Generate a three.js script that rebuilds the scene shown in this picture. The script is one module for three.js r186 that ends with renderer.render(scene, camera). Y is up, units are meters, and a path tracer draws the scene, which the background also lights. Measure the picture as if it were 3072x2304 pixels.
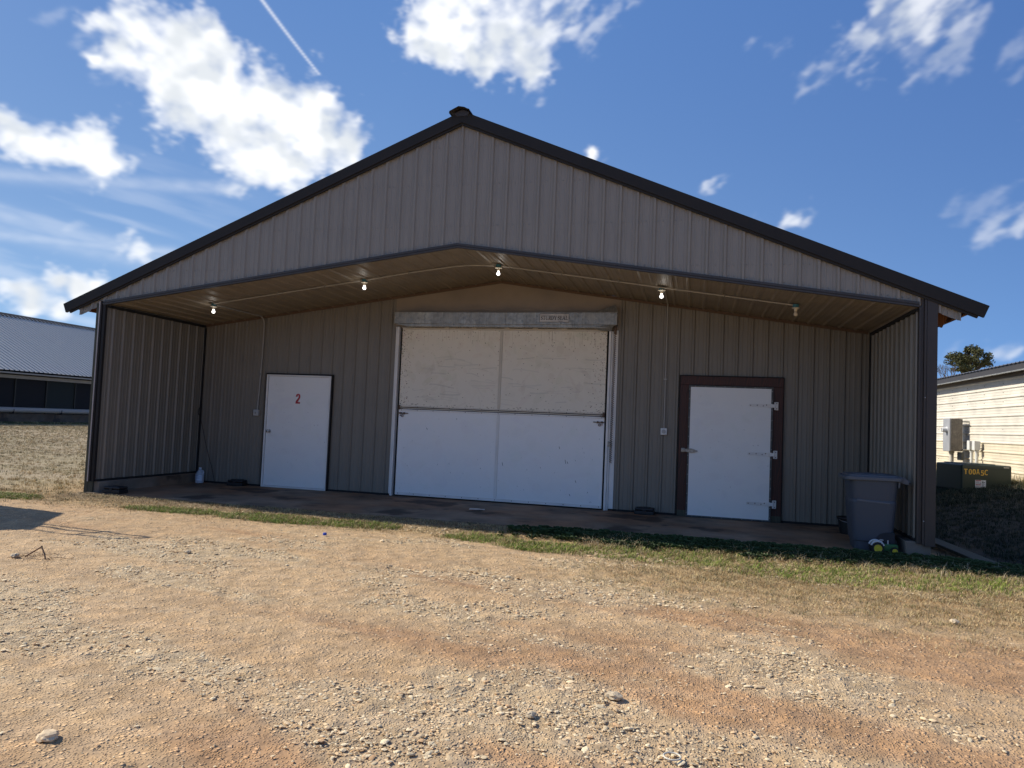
import * as THREE from 'three';
import { mergeGeometries } from 'three/addons/utils/BufferGeometryUtils.js';
import { RoundedBoxGeometry } from 'three/addons/geometries/RoundedBoxGeometry.js';
import { FontLoader } from 'three/addons/loaders/FontLoader.js';
import { TextGeometry } from 'three/addons/geometries/TextGeometry.js';

// ------------------------------------------------------------------ camera
const scene = new THREE.Scene();
const camera = new THREE.PerspectiveCamera(55.47, 4 / 3, 0.05, 2000);
camera.rotation.order = 'YXZ';
camera.position.set(3.3185, 1.4024, 9.7603);
camera.rotation.set(0.0514, 0.2449, 0.0421);
camera.updateMatrixWorld();

const renderer = new THREE.WebGLRenderer({ antialias: true });
renderer.setSize(1024, 768);
renderer.toneMapping = THREE.LinearToneMapping;
renderer.toneMappingExposure = 1.18;
renderer.shadowMap.enabled = true;

// ------------------------------------------------------------------ noise
let seed = 12345;
function rnd() { seed = (Math.imul(seed, 1664525) + 1013904223) >>> 0; return seed / 4294967296; }
const rr = (a, b) => a + (b - a) * rnd();
function h2(x, y) { let h = Math.imul(x, 374761393) ^ Math.imul(y, 668265263); h = Math.imul(h ^ (h >>> 13), 1274126177); h ^= h >>> 16; return (h >>> 0) / 4294967296; }
function vn(x, y) {
  const xi = Math.floor(x), yi = Math.floor(y), fx = x - xi, fy = y - yi;
  const u = fx * fx * (3 - 2 * fx), v = fy * fy * (3 - 2 * fy);
  const a = h2(xi, yi), b = h2(xi + 1, yi), c = h2(xi, yi + 1), d = h2(xi + 1, yi + 1);
  return a + (b - a) * u + (c - a) * v + (a - b - c + d) * u * v;
}
function fbm(x, y, o = 4) { let s = 0, a = 0.5, n = 0; for (let i = 0; i < o; i++) { s += a * vn(x, y); n += a; a *= 0.5; x = x * 2.03 + 17.1; y = y * 2.03 + 9.7; } return s / n; }
function pvn(x, y, p) { // periodic value noise
  const xi = Math.floor(x), yi = Math.floor(y), fx = x - xi, fy = y - yi;
  const u = fx * fx * (3 - 2 * fx), v = fy * fy * (3 - 2 * fy), m = (q) => ((q % p) + p) % p;
  const a = h2(m(xi), m(yi) + 991), b = h2(m(xi + 1), m(yi) + 991), c = h2(m(xi), m(yi + 1) + 991), d = h2(m(xi + 1), m(yi + 1) + 991);
  return a + (b - a) * u + (c - a) * v + (a - b - c + d) * u * v;
}
function pfbm(u, v, p, o) { let s = 0, a = 0.5, n = 0; for (let i = 0; i < o; i++) { s += a * pvn(u * p, v * p, p); n += a; a *= 0.55; p *= 2; } return s / n; }
const ss = (a, b, x) => { const t = Math.min(1, Math.max(0, (x - a) / (b - a))); return t * t * (3 - 2 * t); };
const mix = (a, b, t) => a + (b - a) * t;
const mix3 = (a, b, t) => [mix(a[0], b[0], t), mix(a[1], b[1], t), mix(a[2], b[2], t)];

// ------------------------------------------------------------------ sky and sun
const sunDir = new THREE.Vector3(-1.3, 1, -0.12).normalize();
// cloud puffs: azimuth, elevation, radius (degrees), thickness
const PUFFS = [
  [-43.6,25.0,1.6],[-44.2,23.4,1.8],[-41.9,24.6,2.1],[-39.9,24.4,2.4],[-38.0,25.3,1.6],[-40.9,22.6,2.6],[-38.8,22.5,2.8],[-40.2,21.4,2.1],[-37.2,21.5,2.6],[-35.6,20.8,3.1],[-33.4,21.7,2.4],[-31.4,21.1,3.1],[-29.5,21.8,2.1],[-33.3,19.3,3.1],[-30.7,19.7,2.8],[-28.0,20.0,1.6],[-35.2,18.8,1.8],[-32.4,17.9,1.6],
  [-50.0,17.8,0.9],[-49.5,16.8,1.3],[-48.4,16.5,1.6],[-47.5,16.8,1.3],[-45.8,16.4,1.6],[-44.7,16.5,1.7],[-44.4,17.5,1.0],[-44.5,15.5,0.9],[-43.8,16.3,1.0],[-51.5,17.4,1.4],[-45.3,22.5,0.6],[-44.7,21.6,0.9,0.45],[-35.2,15.9,1.0,0.6],[-36.2,15.6,0.7,0.45],[-42.6,11.3,0.9,0.6],[-41.3,10.7,1.1,0.8],[-48.9,7.3,1.3],[-47.9,7.2,1.0],[-45.5,8.1,1.6],[-44.2,8.1,1.3],[-46.2,8.2,1.0],[-45.4,11.6,0.6,0.35],[-47.7,24.3,0.7,0.25],[-46.2,23.3,0.7,0.3],[-26.9,21.0,0.7,0.5],[-26.5,21.9,0.6,0.4],
  [-48.1,7.1,0.9],[-47.8,6.4,1.1],[-46.3,6.1,0.9],[-51.5,7.2,1.6],
  [-22.3,29.6,2.3],[-19.0,29.6,2.6],[-20.2,28.3,2.3],[-17.5,26.9,1.6],[-14.9,29.1,2.0],[-14.2,27.2,2.0],[-13.5,26.3,1.4],[-22.8,28.0,1.6],[-17.4,25.8,1.0],[-21.2,26.8,1.2],[-12.3,29.5,2.0,0.7],[-9.6,29.7,1.9,0.62],[-8.3,28.7,1.5,0.55],[-7.0,30.3,1.2,0.5],[-10.5,31.5,2.4,0.7],[-13.5,24.7,0.8,0.45],[-12.9,28.3,1.6,0.7],[-19.1,32.0,3.9],[-13.7,31.7,2.6,0.6],[-8.3,20.2,0.8],[-7.2,20.2,0.5,0.45],[-12.7,24.2,0.5,0.4],
  [12.6,28.0,1.8,0.75],[14.9,27.8,2.0,0.75],[16.5,27.3,1.6,0.7],[12.0,26.8,1.6,0.7],[11.0,26.2,1.0,0.6],[11.5,25.2,1.0,0.45],[9.7,25.4,1.0,0.45],[7.8,25.0,1.1,0.5],[7.6,24.1,0.9,0.45],[16.6,26.0,1.7,0.6],[17.3,25.2,1.3,0.45],[16.0,24.2,1.1,0.45],[14.7,23.9,0.9,0.45],[17.6,26.5,1.1,0.5],[5.8,27.1,0.9,0.45],[3.7,27.4,0.6,0.4],[20.8,24.8,1.1,0.4],[20.5,22.9,0.9,0.35],[14.9,29.2,2.8,0.7],[20.6,14.5,1.6,0.6],[19.3,14.0,1.1,0.5],[19.6,15.8,0.9,0.35],[17.2,15.6,0.7,0.3],[18.2,14.9,0.9,0.3],[0.9,18.0,0.7,0.7],[1.7,18.5,0.5,0.6],[6.7,15.4,0.9,0.7],[7.8,15.4,0.8,0.6],[4.2,15.6,0.6,0.4],
  [20.1,6.2,0.9,0.5],[20.7,6.1,0.9,0.6],[16.9,5.8,0.9,0.25],
];
// the same kind of clouds go on around the rest of the sky
for (let i = 0; i < 34; i++) {
  const az = rr(26, 300), el = 6 + 60 * Math.pow(rnd(), 1.3), n = 3 + Math.floor(rnd() * 6), th = rr(0.5, 1);
  for (let j = 0; j < n; j++) PUFFS.push([az + rr(-5, 5) / Math.cos(el / 57.3), el + rr(-1.6, 1.6), rr(1.2, 3.0), th]);
}
function skyTexture() {
  const W = 2048, H = 2048, data = new Float32Array(W * H * 4);
  const wrap = (a) => { a = ((a + 180) % 360 + 360) % 360 - 180; return a; };
  // bucket puffs by azimuth column (5 degree columns)
  const cols = Array.from({ length: 72 }, () => []);
  for (const p of PUFFS) {
    const c = Math.cos(p[1] * Math.PI / 180), span = (p[2] * 2.2) / Math.max(0.2, c);
    for (let k = 0; k < 72; k++) { const mid = -180 + k * 5 + 2.5; if (Math.abs(wrap(mid - p[0])) < span + 2.6) cols[k].push(p); }
  }
  const seg = (az, el, a, b) => { // distance (deg) to a straight trail, position along
    const k = Math.cos(el * Math.PI / 180), dx = (b[0] - a[0]) * k, dy = b[1] - a[1], px = (az - a[0]) * k, py = el - a[1];
    const t = (px * dx + py * dy) / (dx * dx + dy * dy); const tc = Math.min(1, Math.max(0, t));
    return [Math.hypot(px - dx * tc, py - dy * tc), t];
  };
  for (let j = 0; j < H; j++) {
    const el = ((j + 0.5) / H - 0.5) * 180, er = el * Math.PI / 180, ce = Math.cos(er), se = Math.sin(er);
    for (let i = 0; i < W; i++) {
      const th = ((i + 0.5) / W - 0.5) * 2 * Math.PI, dx = Math.cos(th) * ce, dz = Math.sin(th) * ce;
      const az = Math.atan2(dx, -dz) * 180 / Math.PI;
      const cg = dx * sunDir.x + se * sunDir.y + dz * sunDir.z, g = Math.acos(Math.min(1, cg)) * 57.3;
      let c;
      const w = Math.min(1, Math.max(0, (cg + 0.15) / 0.75));
      const hz = mix3([0.195, 0.39, 0.735], [0.35, 0.56, 0.82], w);
      const zn = mix3([0.041, 0.107, 0.330], [0.073, 0.178, 0.455], w);
      if (el < -1) c = [0.30, 0.24, 0.17];
      else {
        const t = Math.exp(-Math.max(0, el - 1) / 12.5);
        c = mix3(zn, hz, t);
        const s = 0.5 * Math.exp(-g / 11);
        c = [c[0] + s, c[1] + s, c[2] + s * 0.9];
        // faint high haze streaks low on the left
        if (el > 3 && el < 40) {
          let a = 0;
          const st = fbm(az * 0.12 + 3, el * 1.1 + az * 0.16, 4);
          a += 0.22 * ss(0.5, 0.8, st) * ss(-30, -45, az) * ss(20, 12, el);
          const tr = [[[-53, 13.9], [-36, 15.9], 0.45, 0.20], [[-53, 12.2], [-39.2, 10.4], 0.55, 0.20], [[-53, 10.4], [-39.5, 10.9], 0.35, 0.24], [[-53, 11.2], [-38, 9.6], 0.5, 0.14]];
          for (const q of tr) { const [d] = seg(az, el, q[0], q[1]); a = Math.max(a, q[3] * Math.exp(-d * d / (q[2] * q[2])) * (0.6 + 0.8 * fbm(az * 1.3, el * 3, 3))); }
          const [d, tt] = seg(az, el, [-36.6, 30.2], [-30.0, 24.4]);
          if (tt <= 1.0) a = Math.max(a, 0.8 * Math.exp(-Math.pow(d / mix(0.085, 0.045, Math.min(1, tt)), 2)));
          c = mix3(c, [0.93, 0.95, 0.98], Math.min(1, a));
        }
        const list = cols[Math.min(71, Math.floor((az + 180) / 5))];
        if (list.length && el > 1) {
          // warp the sampling point, then take the strongest puff
          const k = ce;
          const wx = (fbm(az * 0.55, el * 0.6, 3) - 0.5) * 2.4, wy = (fbm(az * 0.55 + 40, el * 0.6 + 11, 3) - 0.5) * 2.0;
          let f = 0, sum = 0, tm = 0;
          for (const p of list) {
            const wk = Math.min(1, 0.3 + p[2] / 2.4), ax = (wrap(az - p[0]) * k) + wx * wk, ay = el - p[1] + wy * wk, r = p[2] * 1.05;
            // thin clouds are drawn out along the wind, heaped ones are round
            const st = (p[3] ?? 1) < 0.75 ? 1 : 0, la = (ax * 0.74 + ay * 0.67) / (1 + 0.45 * st), lb = (ay * 0.74 - ax * 0.67) * (1 + 0.55 * st);
            const d2 = (la * la + lb * lb) / (r * r);
            if (d2 < 3.5) { const q = Math.exp(-d2 * 1.35); sum += q; if (q > f) f = q; tm += q * (p[3] ?? 1); }
          }
          if (sum > 0.02) {
            const thick = tm / sum, tot = Math.max(f, 1 - Math.exp(-sum * 0.85));
            const n = fbm(az * 0.85, el * 1.05, 4), n2 = fbm(az * 2.9 + 7, el * 3.6, 4);
            let a = Math.pow(ss(0.26, 1.0, tot + (n - 0.5) * 0.80 + (n2 - 0.5) * 0.46 * (1 - ss(0.75, 1.3, sum))), 0.9);
            const wisp = fbm((az + el) * 0.55 + 60, (el - az * 0.7) * 1.25, 5); a *= mix(0.14, 1, ss(0.3, 1.0, thick)) * mix(ss(0.28, 0.7, wisp), 1, ss(0.6, 1.0, thick));
            const dens = Math.max(0, Math.min(1, sum - 0.7));
            const sh = dens * ss(0.38, 0.70, fbm(az * 0.45 + 20, el * 0.6 + 5, 3));
            const cc = mix3([0.95, 0.96, 0.97], [0.66, 0.70, 0.745], sh * 0.9);
            c = mix3(c, cc, Math.min(1, a));
          }
        }
      }
      const o = (j * W + i) * 4; data[o] = c[0]; data[o + 1] = c[1]; data[o + 2] = c[2]; data[o + 3] = 1;
    }
  }
  const t = new THREE.DataTexture(data, W, H, THREE.RGBAFormat, THREE.FloatType);
  t.mapping = THREE.EquirectangularReflectionMapping; t.colorSpace = THREE.LinearSRGBColorSpace;
  t.magFilter = THREE.LinearFilter; t.minFilter = THREE.LinearFilter; t.needsUpdate = true;
  return t;
}
const skyTex = skyTexture();
scene.background = skyTex;
scene.environment = skyTex;

const sun = new THREE.DirectionalLight(new THREE.Color(1, 0.925, 0.79), 5.0);
sun.position.copy(sunDir).multiplyScalar(80);
sun.target.position.set(0, 0, 0);
sun.castShadow = true; sun.shadow.radius = 1; sun.shadow.mapSize.set(4096, 4096);
Object.assign(sun.shadow.camera, { left: -50, right: 50, top: 50, bottom: -50, near: 1, far: 250 });
scene.add(sun, sun.target);

// ------------------------------------------------------------------ textures
function tex(w, h, fn, { srgb = true, rep = 1 } = {}) {
  const d = new Uint8Array(w * h * 4);
  for (let j = 0; j < h; j++) for (let i = 0; i < w; i++) {
    const c = fn((i + 0.5) / w, (j + 0.5) / h), o = (j * w + i) * 4;
    if (Array.isArray(c)) for (let k = 0; k < 3; k++) d[o + k] = Math.max(0, Math.min(255, c[k] * 255));
    else d[o] = d[o + 1] = d[o + 2] = Math.max(0, Math.min(255, c * 255));
    d[o + 3] = 255;
  }
  const t = new THREE.DataTexture(d, w, h, THREE.RGBAFormat);
  t.colorSpace = srgb ? THREE.SRGBColorSpace : THREE.NoColorSpace;
  t.wrapS = t.wrapT = THREE.RepeatWrapping; t.magFilter = THREE.LinearFilter; t.minFilter = THREE.LinearMipmapLinearFilter; t.generateMipmaps = true;
  t.repeat.set(rep, rep); t.needsUpdate = true; return t;
}
function canvasTex(w, h, draw) {
  const c = document.createElement('canvas'); c.width = w; c.height = h; draw(c.getContext('2d'), w, h);
  const t = new THREE.CanvasTexture(c); t.colorSpace = THREE.SRGBColorSpace; t.magFilter = THREE.LinearFilter; return t;
}
// ground grain: loose grit and small chips, average near 0.74
const gritCells = (u, v, n, s) => { let b = 9, id = 0; const x = u * n, y = v * n, xi = Math.floor(x), yi = Math.floor(y); for (let a = -1; a < 2; a++) for (let c = -1; c < 2; c++) { const p = (((xi + a) % n) + n) % n, q = (((yi + c) % n) + n) % n; const dx = xi + a + 0.15 + 0.7 * h2(p + s, q) - x, dy = yi + c + 0.15 + 0.7 * h2(p, q + s + 77) - y, d = dx * dx + dy * dy; if (d < b) { b = d; id = h2(p * 3 + s, q * 7 + 5); } } return [Math.sqrt(b), id]; };
const gritMap = tex(1024, 1024, (u, v) => {
  const [d, id] = gritCells(u, v, 150, 3), [d2, id2] = gritCells(u, v, 58, 11);
  let b = 0.76 + 0.22 * (pfbm(u, v, 16, 6) - 0.5);
  if (id > 0.5) b += ss(0.45, 0.2, d) * (id - 0.66) * 0.6;
  if (id2 > 0.80) b += ss(0.40, 0.26, d2) * 0.15; else if (id2 < 0.06) b -= ss(0.32, 0.1, d2) * 0.2;
  const r = pfbm(u + 0.3, v + 0.6, 24, 4) - 0.5;
  return [b * (1 + 0.05 * r), b, b * (1 - 0.10 * r)];
});
const gritBump = tex(1024, 1024, (u, v) => {
  const [d, id] = gritCells(u, v, 150, 3), [d2, id2] = gritCells(u, v, 58, 11);
  let b = 0.3 + 0.5 * (pfbm(u, v, 20, 6) - 0.5);
  if (id > 0.55) b += ss(0.55, 0.1, d) * 0.22 * id;
  if (id2 > 0.80) b += ss(0.5, 0.15, d2) * 0.26;
  return b;
}, { srgb: false });
const paintMap = tex(512, 512, (u, v) => { const n = pfbm(u, v, 6, 5), m = pfbm(u * 1 + 0.2, v + 0.4, 3, 4); const b = 0.93 + 0.12 * (n - 0.5) + 0.1 * (m - 0.5); return [b, b * (1 - 0.015 * n), b * (1 - 0.03 * n)]; });
const streakMap = tex(512, 512, (u, v) => { const n = pfbm(u, v, 6, 5), s = pvn(u * 96, v * 3, 96) * 0.5 + pvn(u * 48, v * 2, 48) * 0.5; const b = 0.93 + 0.05 * (n - 0.5) + 0.035 * (s - 0.5); return [b, b * 0.99, b * 0.975]; });
const roughMap = tex(512, 512, (u, v) => 0.55 + 0.5 * (pfbm(u, v, 8, 5) - 0.5) + 0.2, { srgb: false });
const concreteMap = tex(1024, 1024, (u, v) => {
  const n = pfbm(u, v, 5, 6), m = pfbm(u + 0.5, v + 0.1, 2, 4), s = pfbm(u + 0.2, v * 1 + 0.7, 12, 5);
  let c = mix3([0.66, 0.60, 0.53], [0.70, 0.56, 0.44], ss(0.4, 0.62, m));
  const k = 0.8 + 0.5 * (n - 0.5) + 0.3 * (s - 0.5); const wet = 1 - 0.45 * ss(0.6, 0.72, pfbm(u + 0.8, v + 0.33, 4, 5));
  return [c[0] * k * wet, c[1] * k * wet, c[2] * k * wet];
});
const woodMap = (a, b, sx = 14) => tex(256, 512, (u, v) => {
  const w = pfbm(u, v, 3, 3) * 0.6, g = Math.sin((u * sx + w * 5 + Math.sin(v * 6.283) * 0.3) * 6.283) * 0.5 + 0.5, f = pvn(u * 80, v * 6, 80);
  return mix3(a, b, Math.min(1, 0.65 * g + 0.35 * f));
});
const stainWood = woodMap([0.20, 0.085, 0.045], [0.42, 0.20, 0.11], 9), greyWood = woodMap([0.30, 0.31, 0.28], [0.47, 0.46, 0.41], 10), rawWood = woodMap([0.42, 0.27, 0.16], [0.66, 0.46, 0.28], 8);
const galvMap = tex(512, 512, (u, v) => { const [d, id] = gritCells(u, v, 22, 5); const n = pfbm(u, v, 5, 5), s = pvn(u * 64, v * 2, 64); const b = 0.70 + 0.10 * (id - 0.5) + 0.22 * (n - 0.5) + 0.10 * (s - 0.5); return [b, b, b * 0.985]; });

// door skins: splashes and fly specks are dirt with outlines of their own
const upperSkin = canvasTex(2048, 784, (g, w, h) => {
  g.fillStyle = 'rgb(236,227,208)'; g.fillRect(0, 0, w, h);
  for (let i = 0; i < 260; i++) { g.fillStyle = `rgba(${165 + rnd() * 30 | 0},${150 + rnd() * 25 | 0},${120 + rnd() * 25 | 0},${rr(0.02, 0.09)})`; g.beginPath(); g.ellipse(rnd() * w, rnd() * h, rr(10, 90), rr(6, 40), rnd() * 3, 0, 7); g.fill(); }
  for (let i = 0; i < 46; i++) { g.strokeStyle = `rgba(120,116,105,${rr(0.05, 0.16)})`; g.lineWidth = rr(4, 16); const x = rr(0.05, 0.95) * w, y = rr(0.35, 0.95) * h; g.beginPath(); g.moveTo(x, y); g.quadraticCurveTo(x + rr(20, 120), y + rr(-26, 16), x + rr(90, 260), y + rr(-18, 30)); g.stroke(); }
  for (let i = 0; i < 90; i++) { g.strokeStyle = `rgba(112,84,52,${rr(0.10, 0.35)})`; g.lineWidth = rr(1, 3); const x = rnd() * w, y = rnd() * 60; g.beginPath(); g.moveTo(x, y); g.lineTo(x + rr(-4, 4), y + rr(20, 140)); g.stroke(); }
  for (let i = 0; i < 700; i++) { const e = rnd(); let x = rnd() * w, y = rnd() * h; if (e < 0.3) x = Math.pow(rnd(), 2) * 110; else if (e < 0.55) x = w - Math.pow(rnd(), 2) * 150; else if (e < 0.75) y = Math.pow(rnd(), 2) * 200; g.fillStyle = `rgba(${70 + rnd() * 50 | 0},${48 + rnd() * 40 | 0},${25 + rnd() * 25 | 0},${rr(0.25, 0.8)})`; g.beginPath(); g.ellipse(x, y, rr(1.2, 4.6), rr(1.5, 6), rnd() * 3, 0, 7); g.fill(); }
  for (let i = 0; i < 60; i++) { g.fillStyle = `rgba(150,100,45,${rr(0.08, 0.3)})`; g.fillRect(rnd() * w, 0, rr(10, 70), rr(4, 26)); }
  for (let i = 0; i < 90; i++) { g.fillStyle = `rgba(95,80,60,${rr(0.15, 0.5)})`; g.beginPath(); g.ellipse(rnd() * w, h - rnd() * 26, rr(2, 12), rr(2, 6), 0, 0, 7); g.fill(); }
});
const lowerSkin = canvasTex(2048, 832, (g, w, h) => {
  g.fillStyle = 'rgb(242,242,240)'; g.fillRect(0, 0, w, h);
  for (let i = 0; i < 160; i++) { g.fillStyle = `rgba(${190 + rnd() * 30 | 0},${188 + rnd() * 30 | 0},${180 + rnd() * 30 | 0},${rr(0.01, 0.05)})`; g.beginPath(); g.ellipse(rnd() * w, rnd() * h, rr(14, 120), rr(8, 60), rnd() * 3, 0, 7); g.fill(); }
  for (let i = 0; i < 42; i++) { g.strokeStyle = `rgba(60,66,70,${rr(0.2, 0.75)})`; g.lineWidth = rr(1.5, 4); const x = rnd() * w, y = rnd() * h; g.beginPath(); g.moveTo(x, y); g.lineTo(x + rr(-7, 7), y + rr(3, 14)); g.stroke(); }
  for (const [x, y, l] of [[0.795, 0.335, 22], [0.825, 0.48, 36], [0.835, 0.50, 18], [0.875, 0.705, 20], [0.53, 0.55, 30], [0.15, 0.19, 20], [0.85, 0.86, 18]]) { g.strokeStyle = 'rgba(28,36,40,.85)'; g.lineWidth = 4; g.beginPath(); g.moveTo(x * w, y * h); g.lineTo(x * w + 8, y * h + l); g.stroke(); }
  for (let i = 0; i < 120; i++) { g.fillStyle = `rgba(105,98,88,${rr(0.1, 0.5)})`; g.beginPath(); g.arc(rnd() * w, rnd() * h, rr(0.8, 2.6), 0, 7); g.fill(); }
});
const plainSkin = canvasTex(512, 1024, (g, w, h) => {
  g.fillStyle = 'rgb(240,240,237)'; g.fillRect(0, 0, w, h);
  for (let i = 0; i < 90; i++) { g.fillStyle = `rgba(${180 + rnd() * 30 | 0},${178 + rnd() * 30 | 0},${168 + rnd() * 30 | 0},${rr(0.01, 0.045)})`; g.beginPath(); g.ellipse(rnd() * w, rnd() * h, rr(10, 70), rr(8, 50), rnd() * 3, 0, 7); g.fill(); }
  for (let i = 0; i < 26; i++) { g.fillStyle = `rgba(100,100,98,${rr(0.1, 0.4)})`; g.beginPath(); g.ellipse(rnd() * w, rnd() * h, rr(1, 6), rr(1, 3), rnd() * 3, 0, 7); g.fill(); }
});

// ------------------------------------------------------------------ materials
const M = (rgb, o = {}) => new THREE.MeshStandardMaterial({ color: new THREE.Color().setRGB(...rgb), roughness: 0.6, side: THREE.DoubleSide, ...o });
const mat = {
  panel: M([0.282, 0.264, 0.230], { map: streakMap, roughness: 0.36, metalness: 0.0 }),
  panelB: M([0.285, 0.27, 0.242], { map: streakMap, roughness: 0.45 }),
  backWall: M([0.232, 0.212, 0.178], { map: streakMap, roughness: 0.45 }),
  ceiling: M([0.30, 0.25, 0.19], { map: paintMap, roughness: 0.5 }),
  flatSheet: M([0.31, 0.26, 0.205], { map: paintMap, roughness: 0.5 }),
  trimDark: M([0.015, 0.0135, 0.0125], { map: paintMap, roughness: 0.75 }),
  trimHeader: M([0.045, 0.042, 0.042], { map: paintMap, roughness: 0.5 }),
  trimBrown: M([0.045, 0.038, 0.034], { map: paintMap, roughness: 0.5 }),
  trimLight: M([0.50, 0.47, 0.45], { map: paintMap, roughness: 0.4 }),
  black: M([0.012, 0.012, 0.012], { roughness: 0.8 }),
  roofMetal: M([0.30, 0.31, 0.33], { map: paintMap, roughness: 0.4 }),
  greyWood: M([0.55, 0.56, 0.50], { map: greyWood, roughness: 0.9 }),
  rawWood: M([0.6, 0.52, 0.45], { map: rawWood, roughness: 0.85 }),
  stainWood: M([0.55, 0.5, 0.5], { map: stainWood, roughness: 0.55 }),
  curb: M([0.78, 0.84, 0.90], { map: concreteMap, roughness: 0.95 }),
  slab: M([0.86, 0.80, 0.72], { map: concreteMap, roughness: 0.8 }),
  upper: M([0.95, 0.95, 0.95], { map: upperSkin, roughness: 0.5 }),
  lower: M([0.95, 0.95, 0.95], { map: lowerSkin, roughness: 0.45 }),
  door: M([0.92, 0.92, 0.92], { map: plainSkin, roughness: 0.4 }),
  whiteTrim: M([0.86, 0.86, 0.84], { map: paintMap, roughness: 0.45 }),
  dirtyTrim: M([0.70, 0.64, 0.53], { map: paintMap, roughness: 0.55 }),
  galv: M([0.62, 0.61, 0.58], { map: galvMap, metalness: 0.2, roughness: 0.36, roughnessMap: roughMap }),
  dullGalv: M([0.55, 0.55, 0.54], { map: galvMap, metalness: 0.3, roughness: 0.5 }),
  edgeMetal: M([0.17, 0.18, 0.185], { map: galvMap, metalness: 0.3, roughness: 0.5 }),
  steel: M([0.5, 0.5, 0.5], { metalness: 0.9, roughness: 0.3 }),
  rust: M([0.12, 0.075, 0.05], { roughness: 0.8 }),
  red: M([0.42, 0.02, 0.03], { roughness: 0.5 }),
  conduit: M([0.36, 0.34, 0.31], { roughness: 0.5 }),
  boxGrey: M([0.42, 0.43, 0.42], { roughness: 0.5 }),
};
const rep = (t, x, y) => { t.repeat.set(x, y); return t; };
rep(streakMap, 0.5, 0.5); rep(paintMap, 0.6, 0.6); rep(galvMap, 1.2, 1.2); rep(roughMap, 1, 1); rep(concreteMap, 0.3, 0.3);
rep(stainWood, 4, 0.7); rep(greyWood, 5, 0.6); rep(rawWood, 5, 0.8);

// ------------------------------------------------------------------ helpers
const counts = {};
function numbered(n) { const k = counts[n] = (counts[n] ?? -1) + 1; return k ? `${n}_${String(k).padStart(3, '0')}` : n; }
function tag(o, label, category, group, kind) { if (label) o.userData.label = label; if (category) o.userData.category = category; if (group) o.userData.group = group; if (kind) o.userData.kind = kind; return o; }
function thing(name, label, category, pos = [0, 0, 0], turn = 0, group) { const o = new THREE.Group(); o.name = numbered(name); o.position.set(...pos); o.rotation.y = turn; scene.add(o); return tag(o, label, category, group); }
function ni(g) { g = g.index ? g.toNonIndexed() : g; for (const k of Object.keys(g.attributes)) if (!['position', 'normal', 'uv'].includes(k)) g.deleteAttribute(k); return g; }
function mg(list) { return list.length === 1 ? list[0] : mergeGeometries(list.map(ni)); }
function metric(g) { // uv in metres by the way each face points
  g = ni(g); const p = g.attributes.position, n = g.attributes.normal, uv = new Float32Array(p.count * 2);
  for (let i = 0; i < p.count; i += 3) {
    const nx = Math.abs(n.getX(i) + n.getX(i + 1) + n.getX(i + 2)), ny = Math.abs(n.getY(i) + n.getY(i + 1) + n.getY(i + 2)), nz = Math.abs(n.getZ(i) + n.getZ(i + 1) + n.getZ(i + 2));
    for (let k = i; k < i + 3; k++) { const x = p.getX(k), y = p.getY(k), z = p.getZ(k); const a = nz >= nx && nz >= ny ? [x, y] : nx >= ny ? [z, y] : [x, z]; uv[2 * k] = a[0]; uv[2 * k + 1] = a[1]; }
  }
  g.setAttribute('uv', new THREE.BufferAttribute(uv, 2)); return g;
}
function part(parent, name, geoms, m, label) {
  const g = Array.isArray(geoms) ? mg(geoms) : geoms; const o = new THREE.Mesh(g, m); o.name = name; o.castShadow = o.receiveShadow = true; parent.add(o); if (label) o.userData.label = label; return o;
}
const box = (x0, x1, y0, y1, z0, z1) => metric(new THREE.BoxGeometry(x1 - x0, y1 - y0, z1 - z0).translate((x0 + x1) / 2, (y0 + y1) / 2, (z0 + z1) / 2));
const rbox = (x0, x1, y0, y1, z0, z1, r = 0.006, s = 2) => metric(new RoundedBoxGeometry(x1 - x0, y1 - y0, z1 - z0, s, Math.min(r, (x1 - x0) / 2.01, (y1 - y0) / 2.01, (z1 - z0) / 2.01)).translate((x0 + x1) / 2, (y0 + y1) / 2, (z0 + z1) / 2));
function prism(pts, z0, z1, bevel = 0) { const s = new THREE.Shape(pts.map((p) => new THREE.Vector2(...p))); return metric(new THREE.ExtrudeGeometry(s, { depth: z1 - z0, bevelEnabled: bevel > 0, bevelSize: bevel, bevelThickness: bevel, bevelSegments: 2, curveSegments: 10 }).translate(0, 0, z0)); }
function cyl(r0, r1, a, b, seg = 12) { const A = new THREE.Vector3(...a), B = new THREE.Vector3(...b), d = B.clone().sub(A), l = d.length(); const g = new THREE.CylinderGeometry(r1, r0, l, seg); g.applyQuaternion(new THREE.Quaternion().setFromUnitVectors(new THREE.Vector3(0, 1, 0), d.normalize())); g.translate((A.x + B.x) / 2, (A.y + B.y) / 2, (A.z + B.z) / 2); return ni(g); }
function tube(pts, r, n = 40, seg = 7) { return ni(new THREE.TubeGeometry(new THREE.CatmullRomCurve3(pts.map((p) => new THREE.Vector3(...p)), false, 'centripetal'), n, r, seg)); }

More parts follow.
